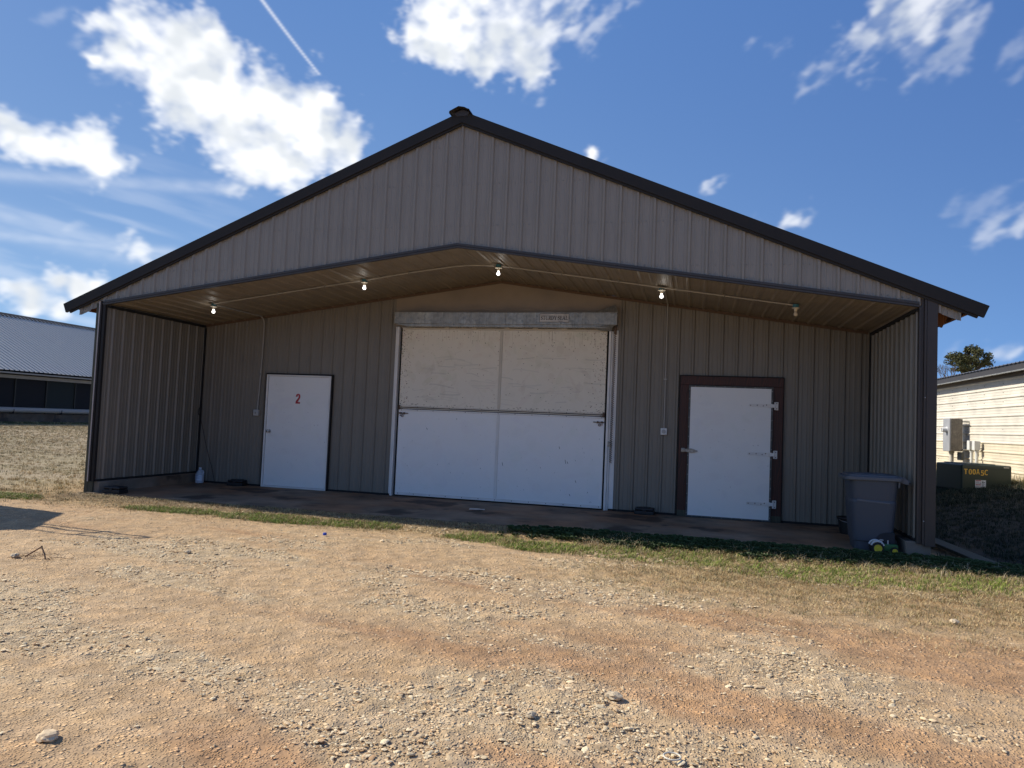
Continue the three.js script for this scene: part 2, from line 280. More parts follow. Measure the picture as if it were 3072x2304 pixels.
// ribbed sheet: major rib every 9 inches, two pencil ribs between
const PITCH = 0.2286;
const PROFILE = [[-0.030, 0], [-0.0125, 0.024], [0.0125, 0.024], [0.030, 0], [0.062, 0], [0.068, 0.0042], [0.084, 0.0042], [0.090, 0], [0.1386, 0], [0.1446, 0.0042], [0.1606, 0.0042], [0.1666, 0]];
function profileAt(u) { let t = ((u % PITCH) + PITCH) % PITCH; if (t > PITCH - 0.030) t -= PITCH; for (let i = 0; i < PROFILE.length; i++) { const a = PROFILE[i], b = PROFILE[i + 1] ?? [PITCH - 0.030, 0]; if (t >= a[0] && t <= b[0]) return a[1] + (b[1] - a[1]) * (t - a[0]) / (b[0] - a[0] || 1); } return 0; }
function sheet(u0, u1, off, yb, yt, map, lift = 0, plain = false) {
  const top = plain ? (u) => { let t = (((u - off) % PITCH) + PITCH) % PITCH; if (t > PITCH / 2) t -= PITCH; t = Math.abs(t); return t < 0.0126 ? 0.019 : t < 0.030 ? 0.019 * (0.030 - t) / 0.0175 : 0; } : (u) => profileAt(u - off);
  const us = [u0, u1];
  for (let k = Math.floor((u0 - off) / PITCH) - 1; k <= Math.ceil((u1 - off) / PITCH) + 1; k++) for (const [a] of plain ? PROFILE.slice(0, 4) : PROFILE) { const u = off + k * PITCH + a; if (u > u0 + 1e-4 && u < u1 - 1e-4) us.push(u); }
  us.sort((a, b) => a - b);
  const pos = [], uv = [];
  const put = (u, y) => { pos.push(...map(u, y, top(u) + lift)); uv.push(u, y); };
  for (let i = 0; i < us.length - 1; i++) {
    const a = us[i], b = us[i + 1], a0 = yb(a), a1 = yt(a), b0 = yb(b), b1 = yt(b);
    if (a1 - a0 < 1e-4 && b1 - b0 < 1e-4) continue;
    put(a, a0); put(b, b0); put(b, b1); put(a, a0); put(b, b1); put(a, a1);
  }
  const g = new THREE.BufferGeometry(); g.setAttribute('position', new THREE.Float32BufferAttribute(pos, 3)); g.setAttribute('uv', new THREE.Float32BufferAttribute(uv, 2)); g.computeVertexNormals(); return g;
}

// ------------------------------------------------------------------ ground
const fitArea = (x, z) => ss(-6.25, -6.12, x) * ss(6.25, 6.12, x) * ss(0.02, -0.05, z) * ss(-12.6, -12.4, z);
function lowGround(x, z) {
  let y = -0.055 + 0.04 * ss(0.9, 0.1, Math.abs(z)) * ss(7.5, 6, Math.abs(x));
  y += 0.52 * ss(6.6, 10.6, x) * ss(1.5, -5, z);
  y += 0.26 * ss(-9, -30, x);
  y += 0.05 * (fbm(x * 0.35, z * 0.5, 3) - 0.5) * ss(0.0, 1.2, z + (Math.abs(x) > 6.5 ? 2 : 0));
  return mix(y, -0.16, fitArea(x, z));
}
const track = (x, z) => fbm(x * 0.20 + 5 + z * 0.05, (z - 0.24 * x) * 1.05, 4);
const gravelMask = (x, z) => ss(0.475, 0.66, fbm(x * 0.75 + 31, (z - 0.24 * x) * 1.5 + 8, 5) + 0.05 * ss(4, 7, z) + 0.07 * ss(3, 6.5, x) * ss(1.5, 3, z) - 0.07 * ss(2.5, 0.5, z));
function greenMask(x, z) { // where living grass grows
  let g = 0; const n = fbm(x * 1.3 + 3, z * 1.7, 4);
  const e = (cx, cz, rx, rz, k = 1) => { const d = ((x - cx) / rx) ** 2 + ((z - cz) / rz) ** 2; g = Math.max(g, k * Math.max(0, 1 - d)); };
  e(-6.9, 0.75, 1.0, 0.35); e(-3.75, 0.85, 1.0, 0.35); e(-2.1, 0.85, 1.25, 0.42); e(-0.95, 0.75, 0.8, 0.4); e(0.9, 1.0, 0.9, 0.5, 0.7); e(1.7, 1.2, 0.9, 0.5);
  e(3.3, 1.1, 2.0, 0.8, 0.8); e(5.0, 1.35, 2.4, 0.9, 0.72); e(6.6, 1.0, 1.4, 0.6, 0.72); e(8.6, 0.6, 1.2, 0.8, 0.8); e(3.2, 0.3, 2.3, 0.4, 1.0); e(5.6, 0.35, 1.7, 0.35, 0.9);
  return ss(0.30, 0.74, g * (0.35 + 1.2 * n));
}
function strawMask(x, z) { const n = fbm(x * 0.7 + 13, z * 1.1 + 4, 4); return Math.max(ss(0.25, 0.7, n + 0.35) * ss(2.0, 4.2, x + 0.3 * z) * ss(4.6 + 0.35 * (x - 5), 1.8, z), ss(1.5, 0.5, z) * 0.85, ss(-6.2, -7.5, x) * ss(2.6, 0.6, z), ss(6.4, 7.0, x) * ss(1.0, 0, z)) * ss(-0.2, 0.1, z + 30); }
function groundColour(x, z) {
  const t = track(x, z), gr = gravelMask(x, z), st = strawMask(x, z), gn = greenMask(x, z), n = fbm(x * 2.3, z * 3.1, 4), f = fbm(x * 9, z * 9, 3);
  let c = mix3([0.57, 0.378, 0.205], [0.505, 0.300, 0.152], ss(0.48, 0.64, t));
  c = mix3(c, [0.62, 0.43, 0.24], ss(0.5, 0.32, t) * 0.7);
  c = mix3(c, [0.605, 0.465, 0.285], gr * 0.65);
  c = mix3(c, mix3([0.50, 0.35, 0.165], [0.37, 0.24, 0.10], ss(0.35, 0.65, n)), st * 0.75);
  c = mix3(c, [0.24, 0.20, 0.08], gn * 0.6);
  const field = Math.max(ss(-6.2, -9, x), ss(-1, -3, z)) * ss(3.5, 0.5, z);
  c = mix3(c, mix3([0.44, 0.35, 0.22], [0.33, 0.27, 0.15], ss(0.35, 0.65, fbm(x * 0.3, z * 0.9, 5))), field * 0.9);
  // bare dark earth and weeds on the strip by the slab and down the right side of the barn
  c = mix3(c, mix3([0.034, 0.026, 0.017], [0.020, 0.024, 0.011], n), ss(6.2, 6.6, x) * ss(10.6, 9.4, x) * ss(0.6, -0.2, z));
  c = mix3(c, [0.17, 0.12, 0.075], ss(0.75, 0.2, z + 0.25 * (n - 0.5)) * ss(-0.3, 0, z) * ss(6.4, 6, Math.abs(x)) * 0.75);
  const k = (0.78 + 0.30 * f + 0.2 * (n - 0.5)) * 1.50;
  return [c[0] * k, c[1] * k, c[2] * k];
}
{
  const axis = (a, b, step, lo, hi) => { const v = []; for (let q = a; q <= b + 1e-6; q += step) v.push(q); let s = step, q = a; while (q > lo) { s *= 1.16; q -= s; v.unshift(q); } s = step; q = v[v.length - 1]; while (q < hi) { s *= 1.16; q += s; v.push(q); } return v; };
  const xs = axis(-7.6, 9.6, 0.023, -700, 700), zs = axis(-0.4, 8.6, 0.023, -900, 200);
  const nx = xs.length, nz = zs.length, pos = new Float32Array(nx * nz * 3), col = new Float32Array(nx * nz * 3), uv = new Float32Array(nx * nz * 2), idx = [];
  for (let j = 0; j < nz; j++) for (let i = 0; i < nx; i++) {
    const x = xs[i], z = zs[j], o = j * nx + i; let y = lowGround(x, z);
    if (x > -8 && x < 10 && z > -0.05 && z < 9) {
      const gr = gravelMask(x, z), a = ss(-0.05, 0.3, z);
      y += a * (0.020 * (fbm(x * 3.1, z * 3.6, 3) - 0.5) + (0.011 + 0.014 * gr) * (fbm(x * 14, z * 16, 3) - 0.5));
      // half-buried flat stones
      const S = 0.13, cx = Math.floor(x / S), cz = Math.floor(z / S);
      for (let p = -1; p < 2; p++) for (let q = -1; q < 2; q++) {
        const id = h2(cx + p, cz + q + 500); if (id > 0.03 + 0.26 * gr) continue;
        const px = (cx + p + 0.2 + 0.6 * h2(cx + p + 9, cz + q)) * S, pz = (cz + q + 0.2 + 0.6 * h2(cx + p, cz + q + 33)) * S, r = S * (0.18 + 0.34 * h2(cx + p + 71, cz + q + 5)), d = Math.hypot(x - px, (z - pz) * 1.25) / r * (0.8 + 0.5 * vn(x * 40, z * 40));
        if (d < 1) y += a * 0.011 * ss(1, 0.2, d) * (r / 0.05);
      }
    }
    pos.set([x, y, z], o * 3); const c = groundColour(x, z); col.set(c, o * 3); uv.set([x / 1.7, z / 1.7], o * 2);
  }
  for (let j = 0; j < nz - 1; j++) for (let i = 0; i < nx - 1; i++) { const a = j * nx + i, b = a + 1, c = a + nx, d = c + 1; idx.push(a, c, b, b, c, d); }
  const g = new THREE.BufferGeometry(); g.setAttribute('position', new THREE.BufferAttribute(pos, 3)); g.setAttribute('color', new THREE.BufferAttribute(col, 3)); g.setAttribute('uv', new THREE.BufferAttribute(uv, 2)); g.setIndex(new THREE.BufferAttribute(new Uint32Array(idx), 1)); g.computeVertexNormals();
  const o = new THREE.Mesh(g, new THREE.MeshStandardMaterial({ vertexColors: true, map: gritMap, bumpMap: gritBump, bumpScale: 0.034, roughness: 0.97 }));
  o.name = 'ground'; o.receiveShadow = true; o.castShadow = true; scene.add(tag(o, 'reddish tan gravel and clay yard with dry grass in front of the barn', 'ground', null, 'structure'));
}
const groundY = (x, z) => lowGround(x, z) + 0.0;

// ------------------------------------------------------------------ concrete slab
const XL = -5.904, XR = 5.960, ZB = -2.467;
{
  const o = new THREE.Mesh(box(-6.0, 6.05, -0.14, 0.0, -12.4, 0.06), mat.slab); o.name = 'concrete_slab'; o.receiveShadow = o.castShadow = true; scene.add(tag(o, 'stained bare concrete porch slab under the barn overhang', 'slab', null, 'structure'));
}

// ------------------------------------------------------------------ barn
const barn = thing('metal_barn', 'taupe ribbed metal barn with recessed porch and white doors', 'barn');
const rakeTop = (x) => 5.796 - 0.4165 * Math.abs(x), rakeBot = (x) => 5.634 - 0.4165 * Math.abs(x), head = (x) => 3.8356 - 0.1402 * Math.abs(x), ceil = (x) => 3.858 - 0.1405 * Math.abs(x);
const S3 = PITCH * 4;
{ // gable face, sheet by sheet from the ridge outwards
  const map = (u, y, n) => [u, y, n - 0.004];
  for (let i = -7; i < 7; i++) {
    let u0 = i * S3, u1 = u0 + S3; const lift = (i & 1) ? 0.0016 : 0;
    const cuts = [u0, u1]; for (const c of [-6.15, -5.95, 5.95, 6.15]) if (c > u0 + 0.01 && c < u1 - 0.01) cuts.push(c);
    cuts.sort((a, b) => a - b); const gs = [];
    for (let k = 0; k < cuts.length - 1; k++) {
      const a = Math.max(cuts[k], -6.56), b = Math.min(cuts[k + 1], 6.58), m = Math.abs((a + b) / 2); if (b - a < 0.01) continue;
      gs.push(sheet(a, b, 0, m < 5.95 ? (u) => head(u) + 0.03 : (u) => rakeBot(u) - 0.135, (u) => rakeBot(u) + 0.03, map, lift));
    }
    if (gs.length) part(barn, 'gable_sheet', gs, mat.panel);
  }
}
for (const s of [-1, 1]) {
  const F = (pts) => pts.map(([x, y]) => [s * x, y]);
  const ex = 6.69, dn = 0.15;
  part(barn, 'rake_trim', prism(F([[0, 5.796], [ex, rakeTop(ex)], [ex - 0.385 * dn, rakeTop(ex) - 0.923 * dn], [0, 5.634]]), 0.028, 0.066), mat.trimDark);
  part(barn, 'rake_lip', prism(F([[0, 5.633], [ex - 0.11, rakeBot(ex - 0.11) - 0.001], [ex - 0.125, rakeBot(ex - 0.125) - 0.035], [0, 5.598]]), 0.022, 0.046), mat.trimDark);
  part(barn, 'header_trim', [prism(F([[0, head(0) + 0.062], [5.945, head(5.945) + 0.062], [5.945, head(5.945) + 0.030], [0, head(0) + 0.030]]), -0.02, 0.034), prism(F([[0, head(0) + 0.026], [5.945, head(5.945) + 0.026], [5.945, head(5.945)], [0, head(0)]]), -0.02, 0.026)], mat.trimHeader);
  // roof sheets
  const sl = Math.hypot(1, 0.4165);
  for (let i = 0; i < 14; i++) {
    const z0 = 0.03 - i * S3;
    part(barn, 'roof_sheet', sheet(-S3, 0, 0, () => 0, () => 7.22, (u, y, n) => [s * (y / sl + n * 0.385), 5.775 - y * 0.4165 / sl + n * 0.9, z0 + u], 0), mat.roofMetal);
  }
  // wooden eave framing under the overhang
  for (const [px, w] of [[6.16, 0.04], [6.50, 0.04]]) part(barn, 'purlin', box(Math.min(s * px, s * (px + w)), Math.max(s * px, s * (px + w)), rakeTop(px) - 0.15, rakeTop(px) - 0.05, -12.4, -0.03), mat.rawWood);
  for (let k = 0; k < 10; k++) { const z = -0.42 - k * 1.22; part(barn, 'rafter_tail', prism(F([[5.95, rakeTop(5.95) - 0.16], [6.40, rakeTop(6.40) - 0.16], [6.33, rakeTop(6.33) - 0.345], [5.95, rakeTop(5.95) - 0.345]]), z - 0.04, z), mat.rawWood); }
  part(barn, 'side_wall', box(s > 0 ? 6.02 : -6.05, s > 0 ? 6.05 : -6.02, -0.1, 3.18, -12.4, -0.14), mat.panelB);
}
part(barn, 'rear_wall', [box(-6.0, 6.0, 0, 3.15, -12.39, -12.35), prism([[-6.1, 3.16], [6.1, 3.16], [0, 5.7]], -12.39, -12.36)], mat.panelB);
{ // ridge cap with a bent, lifted end
  const pts = [[-0.172, 5.738], [-0.168, 5.768], [-0.10, 5.802], [-0.035, 5.832], [0.05, 5.816], [0.10, 5.790], [0.125, 5.782], [0.145, 5.742]];
  const gs = []; const zs = [-12.5, -0.4, 0.155];
  const pos = []; for (let k = 0; k < 2; k++) for (let i = 0; i < pts.length - 1; i++) { const l = (q, z) => [pts[q][0] * (z < -1 ? 1.0 : 1), pts[q][1] + (z < -1 ? 0.02 : 0), z]; const a = l(i, zs[k]), b = l(i + 1, zs[k]), c = l(i + 1, zs[k + 1]), d = l(i, zs[k + 1]); pos.push(...a, ...b, ...c, ...a, ...c, ...d); }
  const g = new THREE.BufferGeometry(); g.setAttribute('position', new THREE.Float32BufferAttribute(pos, 3)); g.setAttribute('uv', new THREE.Float32BufferAttribute(new Float32Array(pos.length / 3 * 2), 2)); g.computeVertexNormals(); gs.push(g);
  gs.push(prism([[-0.13, 5.765], [0, 5.812], [0.11, 5.772], [0.08, 5.72], [-0.08, 5.72]], -0.3, 0.075));
  part(barn, 'ridge_cap', gs, mat.trimBrown);
}
{ // fastener rows
  const g = [], q = (x, y, z) => g.push(ni(new THREE.SphereGeometry(0.0075, 5, 4).translate(x, y, z)));
  for (let k = -27; k <= 27; k++) for (const o of [0.045, 0.114]) { const x = k * PITCH + o; for (const y of [3.55, 4.15, 4.75, 5.3]) if (y < rakeBot(x) - 0.08 && y > head(x) + 0.08 && Math.abs(x) < 5.9) q(x, y, 0.0005); if (Math.abs(x) < 5.9) q(x, head(x) + 0.10, 0.0005); }
  part(barn, 'screw', g, mat.dullGalv).userData.kind = 'stuff';
}
// porch ceiling sheets
for (let i = -7; i < 7; i++) {
  const u0 = Math.max(i * S3, XL), u1 = Math.min((i + 1) * S3, XR); if (u1 - u0 < 0.02) continue;
  part(barn, 'ceiling_sheet', sheet(u0, u1, 0, () => -2.45, () => -0.015, (u, y, n) => [u, ceil(u) - n * 0.8, y], (i & 1) ? 0.0016 : 0), mat.ceiling);
}
// back wall sheets
{
  const map = (u, y, n) => [u, y, ZB + n];
  const L = [XL, -5.4588, -4.5444, -3.63, -2.7156, -1.935], Rr = [2.065, 3.0536, 3.968, 4.8824, 5.7968, XR];
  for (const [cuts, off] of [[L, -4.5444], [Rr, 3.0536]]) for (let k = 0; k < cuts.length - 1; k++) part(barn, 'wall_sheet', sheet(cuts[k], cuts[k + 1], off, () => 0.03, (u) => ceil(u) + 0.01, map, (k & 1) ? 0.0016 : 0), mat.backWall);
  part(barn, 'header_sheet', prism([[-1.96, 3.0], [2.09, 3.0], [2.09, ceil(2.09)], [0, ceil(0)], [-1.96, ceil(1.96)]], ZB - 0.02, ZB + 0.004), mat.flatSheet);
  for (const [a, b] of [[XL, -4.476], [-3.104, -1.94], [2.07, 3.083], [4.70, XR]]) part(barn, 'base_trim', box(a, b, 0.002, 0.032, ZB - 0.01, ZB + 0.026), mat.black);
  for (const s of [-1, 1]) part(barn, 'ceiling_trim', prism([[0, ceil(0) - 0.012], [s * 5.9, ceil(5.9) - 0.012], [s * 5.9, ceil(5.9) - 0.055], [0, ceil(0) - 0.055]], ZB + 0.02, ZB + 0.034), mat.rust);
}
// porch side walls, the sheets' ribs stand upright
for (const s of [-1, 1]) {
  const X = s < 0 ? XL : XR, off = s < 0 ? 0.169 : 0.09;
  const cuts = [0.02, off + S3 * 0.75, off + S3 * 1.75, 2.445];
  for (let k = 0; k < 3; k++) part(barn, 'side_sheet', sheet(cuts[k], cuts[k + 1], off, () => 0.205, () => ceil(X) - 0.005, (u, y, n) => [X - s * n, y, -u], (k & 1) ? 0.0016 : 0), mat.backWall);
  part(barn, 'sill_trim', box(Math.min(X, X - s * 0.03), Math.max(X, X - s * 0.03), 0.172, 0.205, -2.44, -0.02), mat.black);
  part(barn, 'wall_trim', box(Math.min(X, X - s * 0.04), Math.max(X, X - s * 0.04), ceil(X) - 0.065, ceil(X) - 0.024, -2.44, -0.03), mat.black);
  part(barn, 'corner_trim', box(Math.min(X, X - s * 0.036), Math.max(X, X - s * 0.036), 0.0, ceil(X) - 0.07, ZB + 0.002, ZB + 0.036), mat.black);
}
part(barn, 'concrete_curb', rbox(-6.015, -5.845, -0.12, 0.170, -2.44, -0.03, 0.012), mat.curb);
part(barn, 'concrete_curb', rbox(5.845, 6.115, -0.2, 0.168, -2.44, -0.012, 0.012), mat.curb);
// left corner: weathered post, pale edge and dark channel
part(barn, 'timber_post', rbox(-6.085, -6.022, -0.12, 3.03, -0.14, 0.012, 0.004), mat.greyWood);
part(barn, 'timber_post', rbox(-6.02, -5.93, -0.1, 0.17, -0.026, 0.006, 0.003), mat.greyWood);
part(barn, 'edge_trim', rbox(-6.021, -6.003, 0.17, 3.06, -0.06, 0.03, 0.002), mat.trimLight);
part(barn, 'channel_trim', [rbox(-6.002, -5.972, 0.172, 3.065, -0.06, 0.022, 0.003), rbox(-5.971, -5.948, 0.172, 3.06, -0.06, 0.006, 0.003), rbox(-5.947, -5.906, 0.172, 3.055, -0.06, 0.018, 0.003)], mat.trimDark);
// right corner: stepped trim and broad flat board
part(barn, 'channel_trim', [rbox(5.948, 5.973, 0.15, 3.01, -0.05, 0.018, 0.003), rbox(5.974, 6.004, 0.145, 3.10, -0.05, 0.006, 0.003), rbox(6.005, 6.032, 0.14, 3.115, -0.05, 0.030, 0.003)], mat.trimBrown);
part(barn, 'corner_board', rbox(6.033, 6.148, 0.125, 3.10, -0.14, 0.036, 0.004), mat.trimBrown);
for (const y of [0.42, 1.9]) part(barn, 'screw', new THREE.SphereGeometry(0.008, 8, 6).translate(6.02, y, 0.032), mat.steel);

// personnel door with the red numeral
{
  const d = part(barn, 'personnel_door', rbox(-4.415, -3.165, 0.035, 2.065, ZB + 0.035, ZB + 0.062, 0.004), mat.door);
  { const uv = d.geometry.attributes.uv, p = d.geometry.attributes.position; for (let i = 0; i < p.count; i++) uv.setXY(i, (p.getX(i) + 4.415) / 1.25, (p.getY(i) - 0.035) / 2.03); }
  const z0 = ZB + 0.02;
  part(d, 'door_frame', [rbox(-4.45, -4.42, 0.004, 2.092, z0, ZB + 0.085, 0.003), rbox(-3.16, -3.13, 0.004, 2.092, z0, ZB + 0.085, 0.003), rbox(-4.419, -3.161, 2.068, 2.094, z0, ZB + 0.085, 0.003), rbox(-4.419, -3.161, 0.004, 0.030, z0, ZB + 0.09, 0.003)], mat.whiteTrim);
  part(d, 'door_casing', [rbox(-4.474, -4.452, 0.004, 2.122, z0, ZB + 0.07, 0.003), rbox(-3.128, -3.106, 0.004, 2.122, z0, ZB + 0.07, 0.003), rbox(-4.451, -3.129, 2.098, 2.122, z0, ZB + 0.07, 0.003)], mat.trimDark);
  part(d, 'door_knob', [cyl(0.034, 0.034, [-4.345, 1.037, ZB + 0.062], [-4.345, 1.037, ZB + 0.070], 16), cyl(0.013, 0.013, [-4.345, 1.037, ZB + 0.068], [-4.345, 1.037, ZB + 0.10], 12), new THREE.SphereGeometry(0.03, 16, 12).scale(1, 1, 0.8).translate(-4.345, 1.037, ZB + 0.118)].map(ni), mat.steel);
  const s = new THREE.Shape(); // condensed bold 2
  s.moveTo(0.0, 0.0); s.lineTo(0.5, 0.0); s.lineTo(0.5, 0.17); s.lineTo(0.235, 0.17); s.bezierCurveTo(0.33, 0.34, 0.5, 0.52, 0.5, 0.73); s.bezierCurveTo(0.5, 0.92, 0.4, 1.0, 0.25, 1.0); s.bezierCurveTo(0.09, 1.0, 0.0, 0.9, 0.0, 0.70); s.lineTo(0.19, 0.70); s.bezierCurveTo(0.19, 0.82, 0.21, 0.845, 0.25, 0.845); s.bezierCurveTo(0.295, 0.845, 0.31, 0.80, 0.31, 0.73); s.bezierCurveTo(0.31, 0.52, 0.0, 0.34, 0.0, 0.14); s.lineTo(0.0, 0.0);
  part(d, 'numeral', metric(new THREE.ExtrudeGeometry(s, { depth: 0.01, bevelEnabled: false, curveSegments: 10 }).scale(0.182, 0.182, 0.25).translate(-3.835, 1.567, ZB + 0.0625)), mat.red);
}
// split garage door
{
  const z1 = ZB + 0.02, zg = ZB - 0.04;
  part(barn, 'door_backing', box(-1.93, 2.06, 0.002, 3.03, zg - 0.03, zg), mat.black);
  part(barn, 'door_jamb', [rbox(-1.882, -1.848, 0.002, 3.02, zg, ZB + 0.06, 0.003), rbox(-1.93, -1.883, 0.03, 3.02, zg, ZB + 0.012, 0.003)], mat.whiteTrim);
  part(barn, 'door_jamb', [rbox(1.915, 1.952, 0.002, 3.0, zg, ZB + 0.06, 0.003), rbox(1.953, 1.984, 0.002, 2.98, zg, ZB + 0.03, 0.003), rbox(1.985, 2.066, 0.03, 3.0, zg, ZB + 0.008, 0.003)], mat.whiteTrim);
  const leaf = (name, x0, x1, y0, y1, m, X0, W) => { const o = part(barn, name, rbox(x0, x1, y0, y1, zg + 0.005, z1, 0.003), m); const uv = o.geometry.attributes.uv, p = o.geometry.attributes.position; for (let i = 0; i < p.count; i++) uv.setXY(i, (p.getX(i) - X0) / W, (p.getY(i) - y0) / (y1 - y0)); return o; };
  const ul = leaf('upper_door_panel', -1.800, 0.022, 1.602, 3.012, mat.upper, -1.81, 3.7), ur = leaf('upper_door_panel', 0.072, 1.878, 1.602, 3.012, mat.upper, -1.81, 3.7);
  const ll = leaf('lower_door_panel', -1.798, 0.022, 0.022, 1.515, mat.lower, -1.81, 3.7), lr = leaf('lower_door_panel', 0.072, 1.880, 0.022, 1.515, mat.lower, -1.81, 3.7);
  for (const o of [ul, ur]) o.userData.label = 'dirty cream upper door panel covered in specks';
  part(ur, 'batten', rbox(0.024, 0.070, 1.604, 3.01, zg + 0.006, z1 + 0.005, 0.002), mat.dirtyTrim);
  part(lr, 'batten', rbox(0.024, 0.070, 0.024, 1.513, zg + 0.006, z1 + 0.005, 0.002), mat.whiteTrim);
  part(ul, 'top_rail', rbox(-1.798, 1.876, 2.972, 3.008, z1 + 0.001, z1 + 0.008, 0.002), mat.dirtyTrim);
  part(ul, 'hinge_rail', [rbox(-1.798, 1.876, 1.583, 1.606, zg + 0.01, z1 + 0.014, 0.003), rbox(-1.798, 1.876, 1.554, 1.571, zg + 0.01, z1 + 0.008, 0.003)], mat.dirtyTrim);
  part(ll, 'hinge_rail', rbox(-1.796, 1.878, 1.513, 1.543, zg + 0.01, z1 + 0.014, 0.003), mat.whiteTrim);
  part(ll, 'bottom_rail', rbox(-1.796, 1.878, 0.024, 0.072, z1 + 0.001, z1 + 0.008, 0.002), mat.whiteTrim);
  const sc = []; for (let i = 0; i < 13; i++) { const x = -1.74 + i * 0.298; for (const y of [0.05, 1.528, 1.59]) sc.push(ni(new THREE.SphereGeometry(0.0075, 6, 4).translate(x, y, z1 + 0.013 - (y < 0.1 ? 0.004 : 0)))); }
  part(ll, 'screw', sc, mat.rust).userData.kind = 'stuff';
  for (const [s, x0, o, y] of [[1, -1.80, ll, 1.472], [-1, 1.884, lr, 1.452]]) {
    part(o, 'slide_bolt', [cyl(0.007, 0.007, [x0, y, z1 + 0.02], [x0 + s * 0.19, y, z1 + 0.02], 8), rbox(Math.min(x0 + s * 0.025, x0 + s * 0.06), Math.max(x0 + s * 0.025, x0 + s * 0.06), y - 0.018, y + 0.018, z1, z1 + 0.03, 0.004), rbox(Math.min(x0 + s * 0.10, x0 + s * 0.125), Math.max(x0 + s * 0.10, x0 + s * 0.125), y - 0.018, y + 0.018, z1, z1 + 0.03, 0.004), ni(new THREE.TorusGeometry(0.018, 0.006, 6, 14).translate(x0 + s * 0.08, y - 0.045, z1 + 0.02)), cyl(0.01, 0.01, [x0 + s * 0.04, y - 0.04, z1], [x0 + s * 0.04, y - 0.04, z1 + 0.02], 8)], mat.rust);
    part(o, 'corner_bracket', [rbox(Math.min(x0, x0 + s * 0.035), Math.max(x0, x0 + s * 0.035), 1.535, 1.62, z1 + 0.012, z1 + 0.024, 0.004), rbox(Math.min(x0, x0 + s * 0.08), Math.max(x0, x0 + s * 0.08), 1.545, 1.56, z1 + 0.014, z1 + 0.028, 0.004)], mat.rust);
  }
  // galvanised cover above the door
  const c = part(barn, 'roller_cover', [prism([[-1.895, 3.066], [0.02, 3.060], [2.048, 3.072], [2.048, 3.275], [1.4, 3.268], [0.0, 3.262], [-1.90, 3.262]], ZB + 0.01, ZB + 0.19, 0.004), prism([[-1.88, 3.058], [2.02, 3.064], [1.84, 3.02], [-1.66, 3.016]], ZB + 0.03, ZB + 0.165, 0.003)], mat.galv);
  for (const x of [0.145, -1.893]) part(c, 'seam', rbox(x, x + 0.007, 3.07, 3.262, ZB + 0.193, ZB + 0.1975, 0.001), mat.dullGalv);
  { const g = new THREE.BufferGeometry(), A = [1.70, 3.272, ZB + 0.19], B = [2.0, 3.425, ZB + 0.10], C = [2.07, 3.272, ZB + 0.19], D = [1.78, 3.272, ZB + 0.05]; g.setAttribute('position', new THREE.Float32BufferAttribute([...A, ...C, ...B, ...A, ...B, ...D, ...D, ...B, ...C], 3)); g.setAttribute('uv', new THREE.Float32BufferAttribute([0, 0, .37, 0, .3, .15, 0, 0, .3, .15, .08, 0, .08, 0, .3, .15, .37, 0], 2)); g.computeVertexNormals(); part(c, 'bent_flap', g, mat.dullGalv); }
  { const g = new THREE.BufferGeometry(), A = [1.62, 3.03, ZB + 0.17], B = [1.99, 3.066, ZB + 0.194], C = [1.955, 2.975, ZB + 0.10], D = [1.80, 2.97, ZB + 0.08]; g.setAttribute('position', new THREE.Float32BufferAttribute([...A, ...C, ...B, ...A, ...D, ...C], 3)); g.setAttribute('uv', new THREE.Float32BufferAttribute([0, 0, .3, .1, .37, 0, 0, 0, .2, .1, .3, .1], 2)); g.computeVertexNormals(); part(c, 'bent_corner', g, mat.dullGalv); }
  part(c, 'bracket', [-1.0, -0.5, 0.1, 0.6, 1.1].map((x) => rbox(x, x + 0.09, 2.985, 3.03, ZB + 0.02, ZB + 0.05, 0.003)), mat.dirtyTrim);
  const signTex = canvasTex(512, 150, (g, w, h) => {
    const gr = ['#a89f94', '#c4bbb0', '#978d83', '#cfc6bb', '#a3998e']; g.fillStyle = '#b9b0a5'; g.fillRect(0, 0, w, h);
    for (let i = 0; i < 26; i++) { g.fillStyle = gr[i % 5]; g.globalAlpha = 0.35; g.beginPath(); g.ellipse(rnd() * w, rnd() * h, rr(20, 90), rr(8, 26), rr(-0.4, 0.4), 0, 7); g.fill(); } g.globalAlpha = 1;
    g.strokeStyle = '#1a1613'; g.lineWidth = 6; g.strokeRect(4, 4, w - 8, h - 8);
    g.fillStyle = '#0d0b0a'; g.font = 'bold 96px serif'; g.textAlign = 'center'; g.textBaseline = 'middle'; g.save(); g.translate(w / 2, h / 2 + 2); const mw = g.measureText('STURDY SEAL').width; g.scale(Math.min(1, 470 / mw), 1); g.fillText('STURDY SEAL', 0, 0); g.restore();
    
    g.fillStyle = '#15110e'; g.fillRect(330, 128, 70, 6);
  });
  const sg = new THREE.BoxGeometry(0.508, 0.15, 0.006).translate(0.998, 3.177, ZB + 0.199);
  part(c, 'name_plate', sg, M([1, 1, 1], { map: signTex, roughness: 0.35, metalness: 0.3 }));
  // hoist chain hanging down the right jamb
  const pts = []; for (let i = 0; i <= 620; i++) { const t = i / 620, a = t * 2 * Math.PI * 62; pts.push(new THREE.Vector3(2.018 - 0.01 * t + 0.014 * Math.cos(a), 2.96 - 2.17 * t, ZB + 0.06 + 0.014 * Math.sin(a))); }
  part(barn, 'hoist_chain', [ni(new THREE.TubeGeometry(new THREE.CatmullRomCurve3(pts), 620, 0.0055, 5)), rbox(2.0, 2.035, 2.93, 3.06, ZB + 0.02, ZB + 0.10, 0.006)], mat.rust);
  part(barn, 'chain_clip', rbox(1.955, 1.995, 1.06, 1.14, ZB + 0.03, ZB + 0.07, 0.006), mat.galv);
}
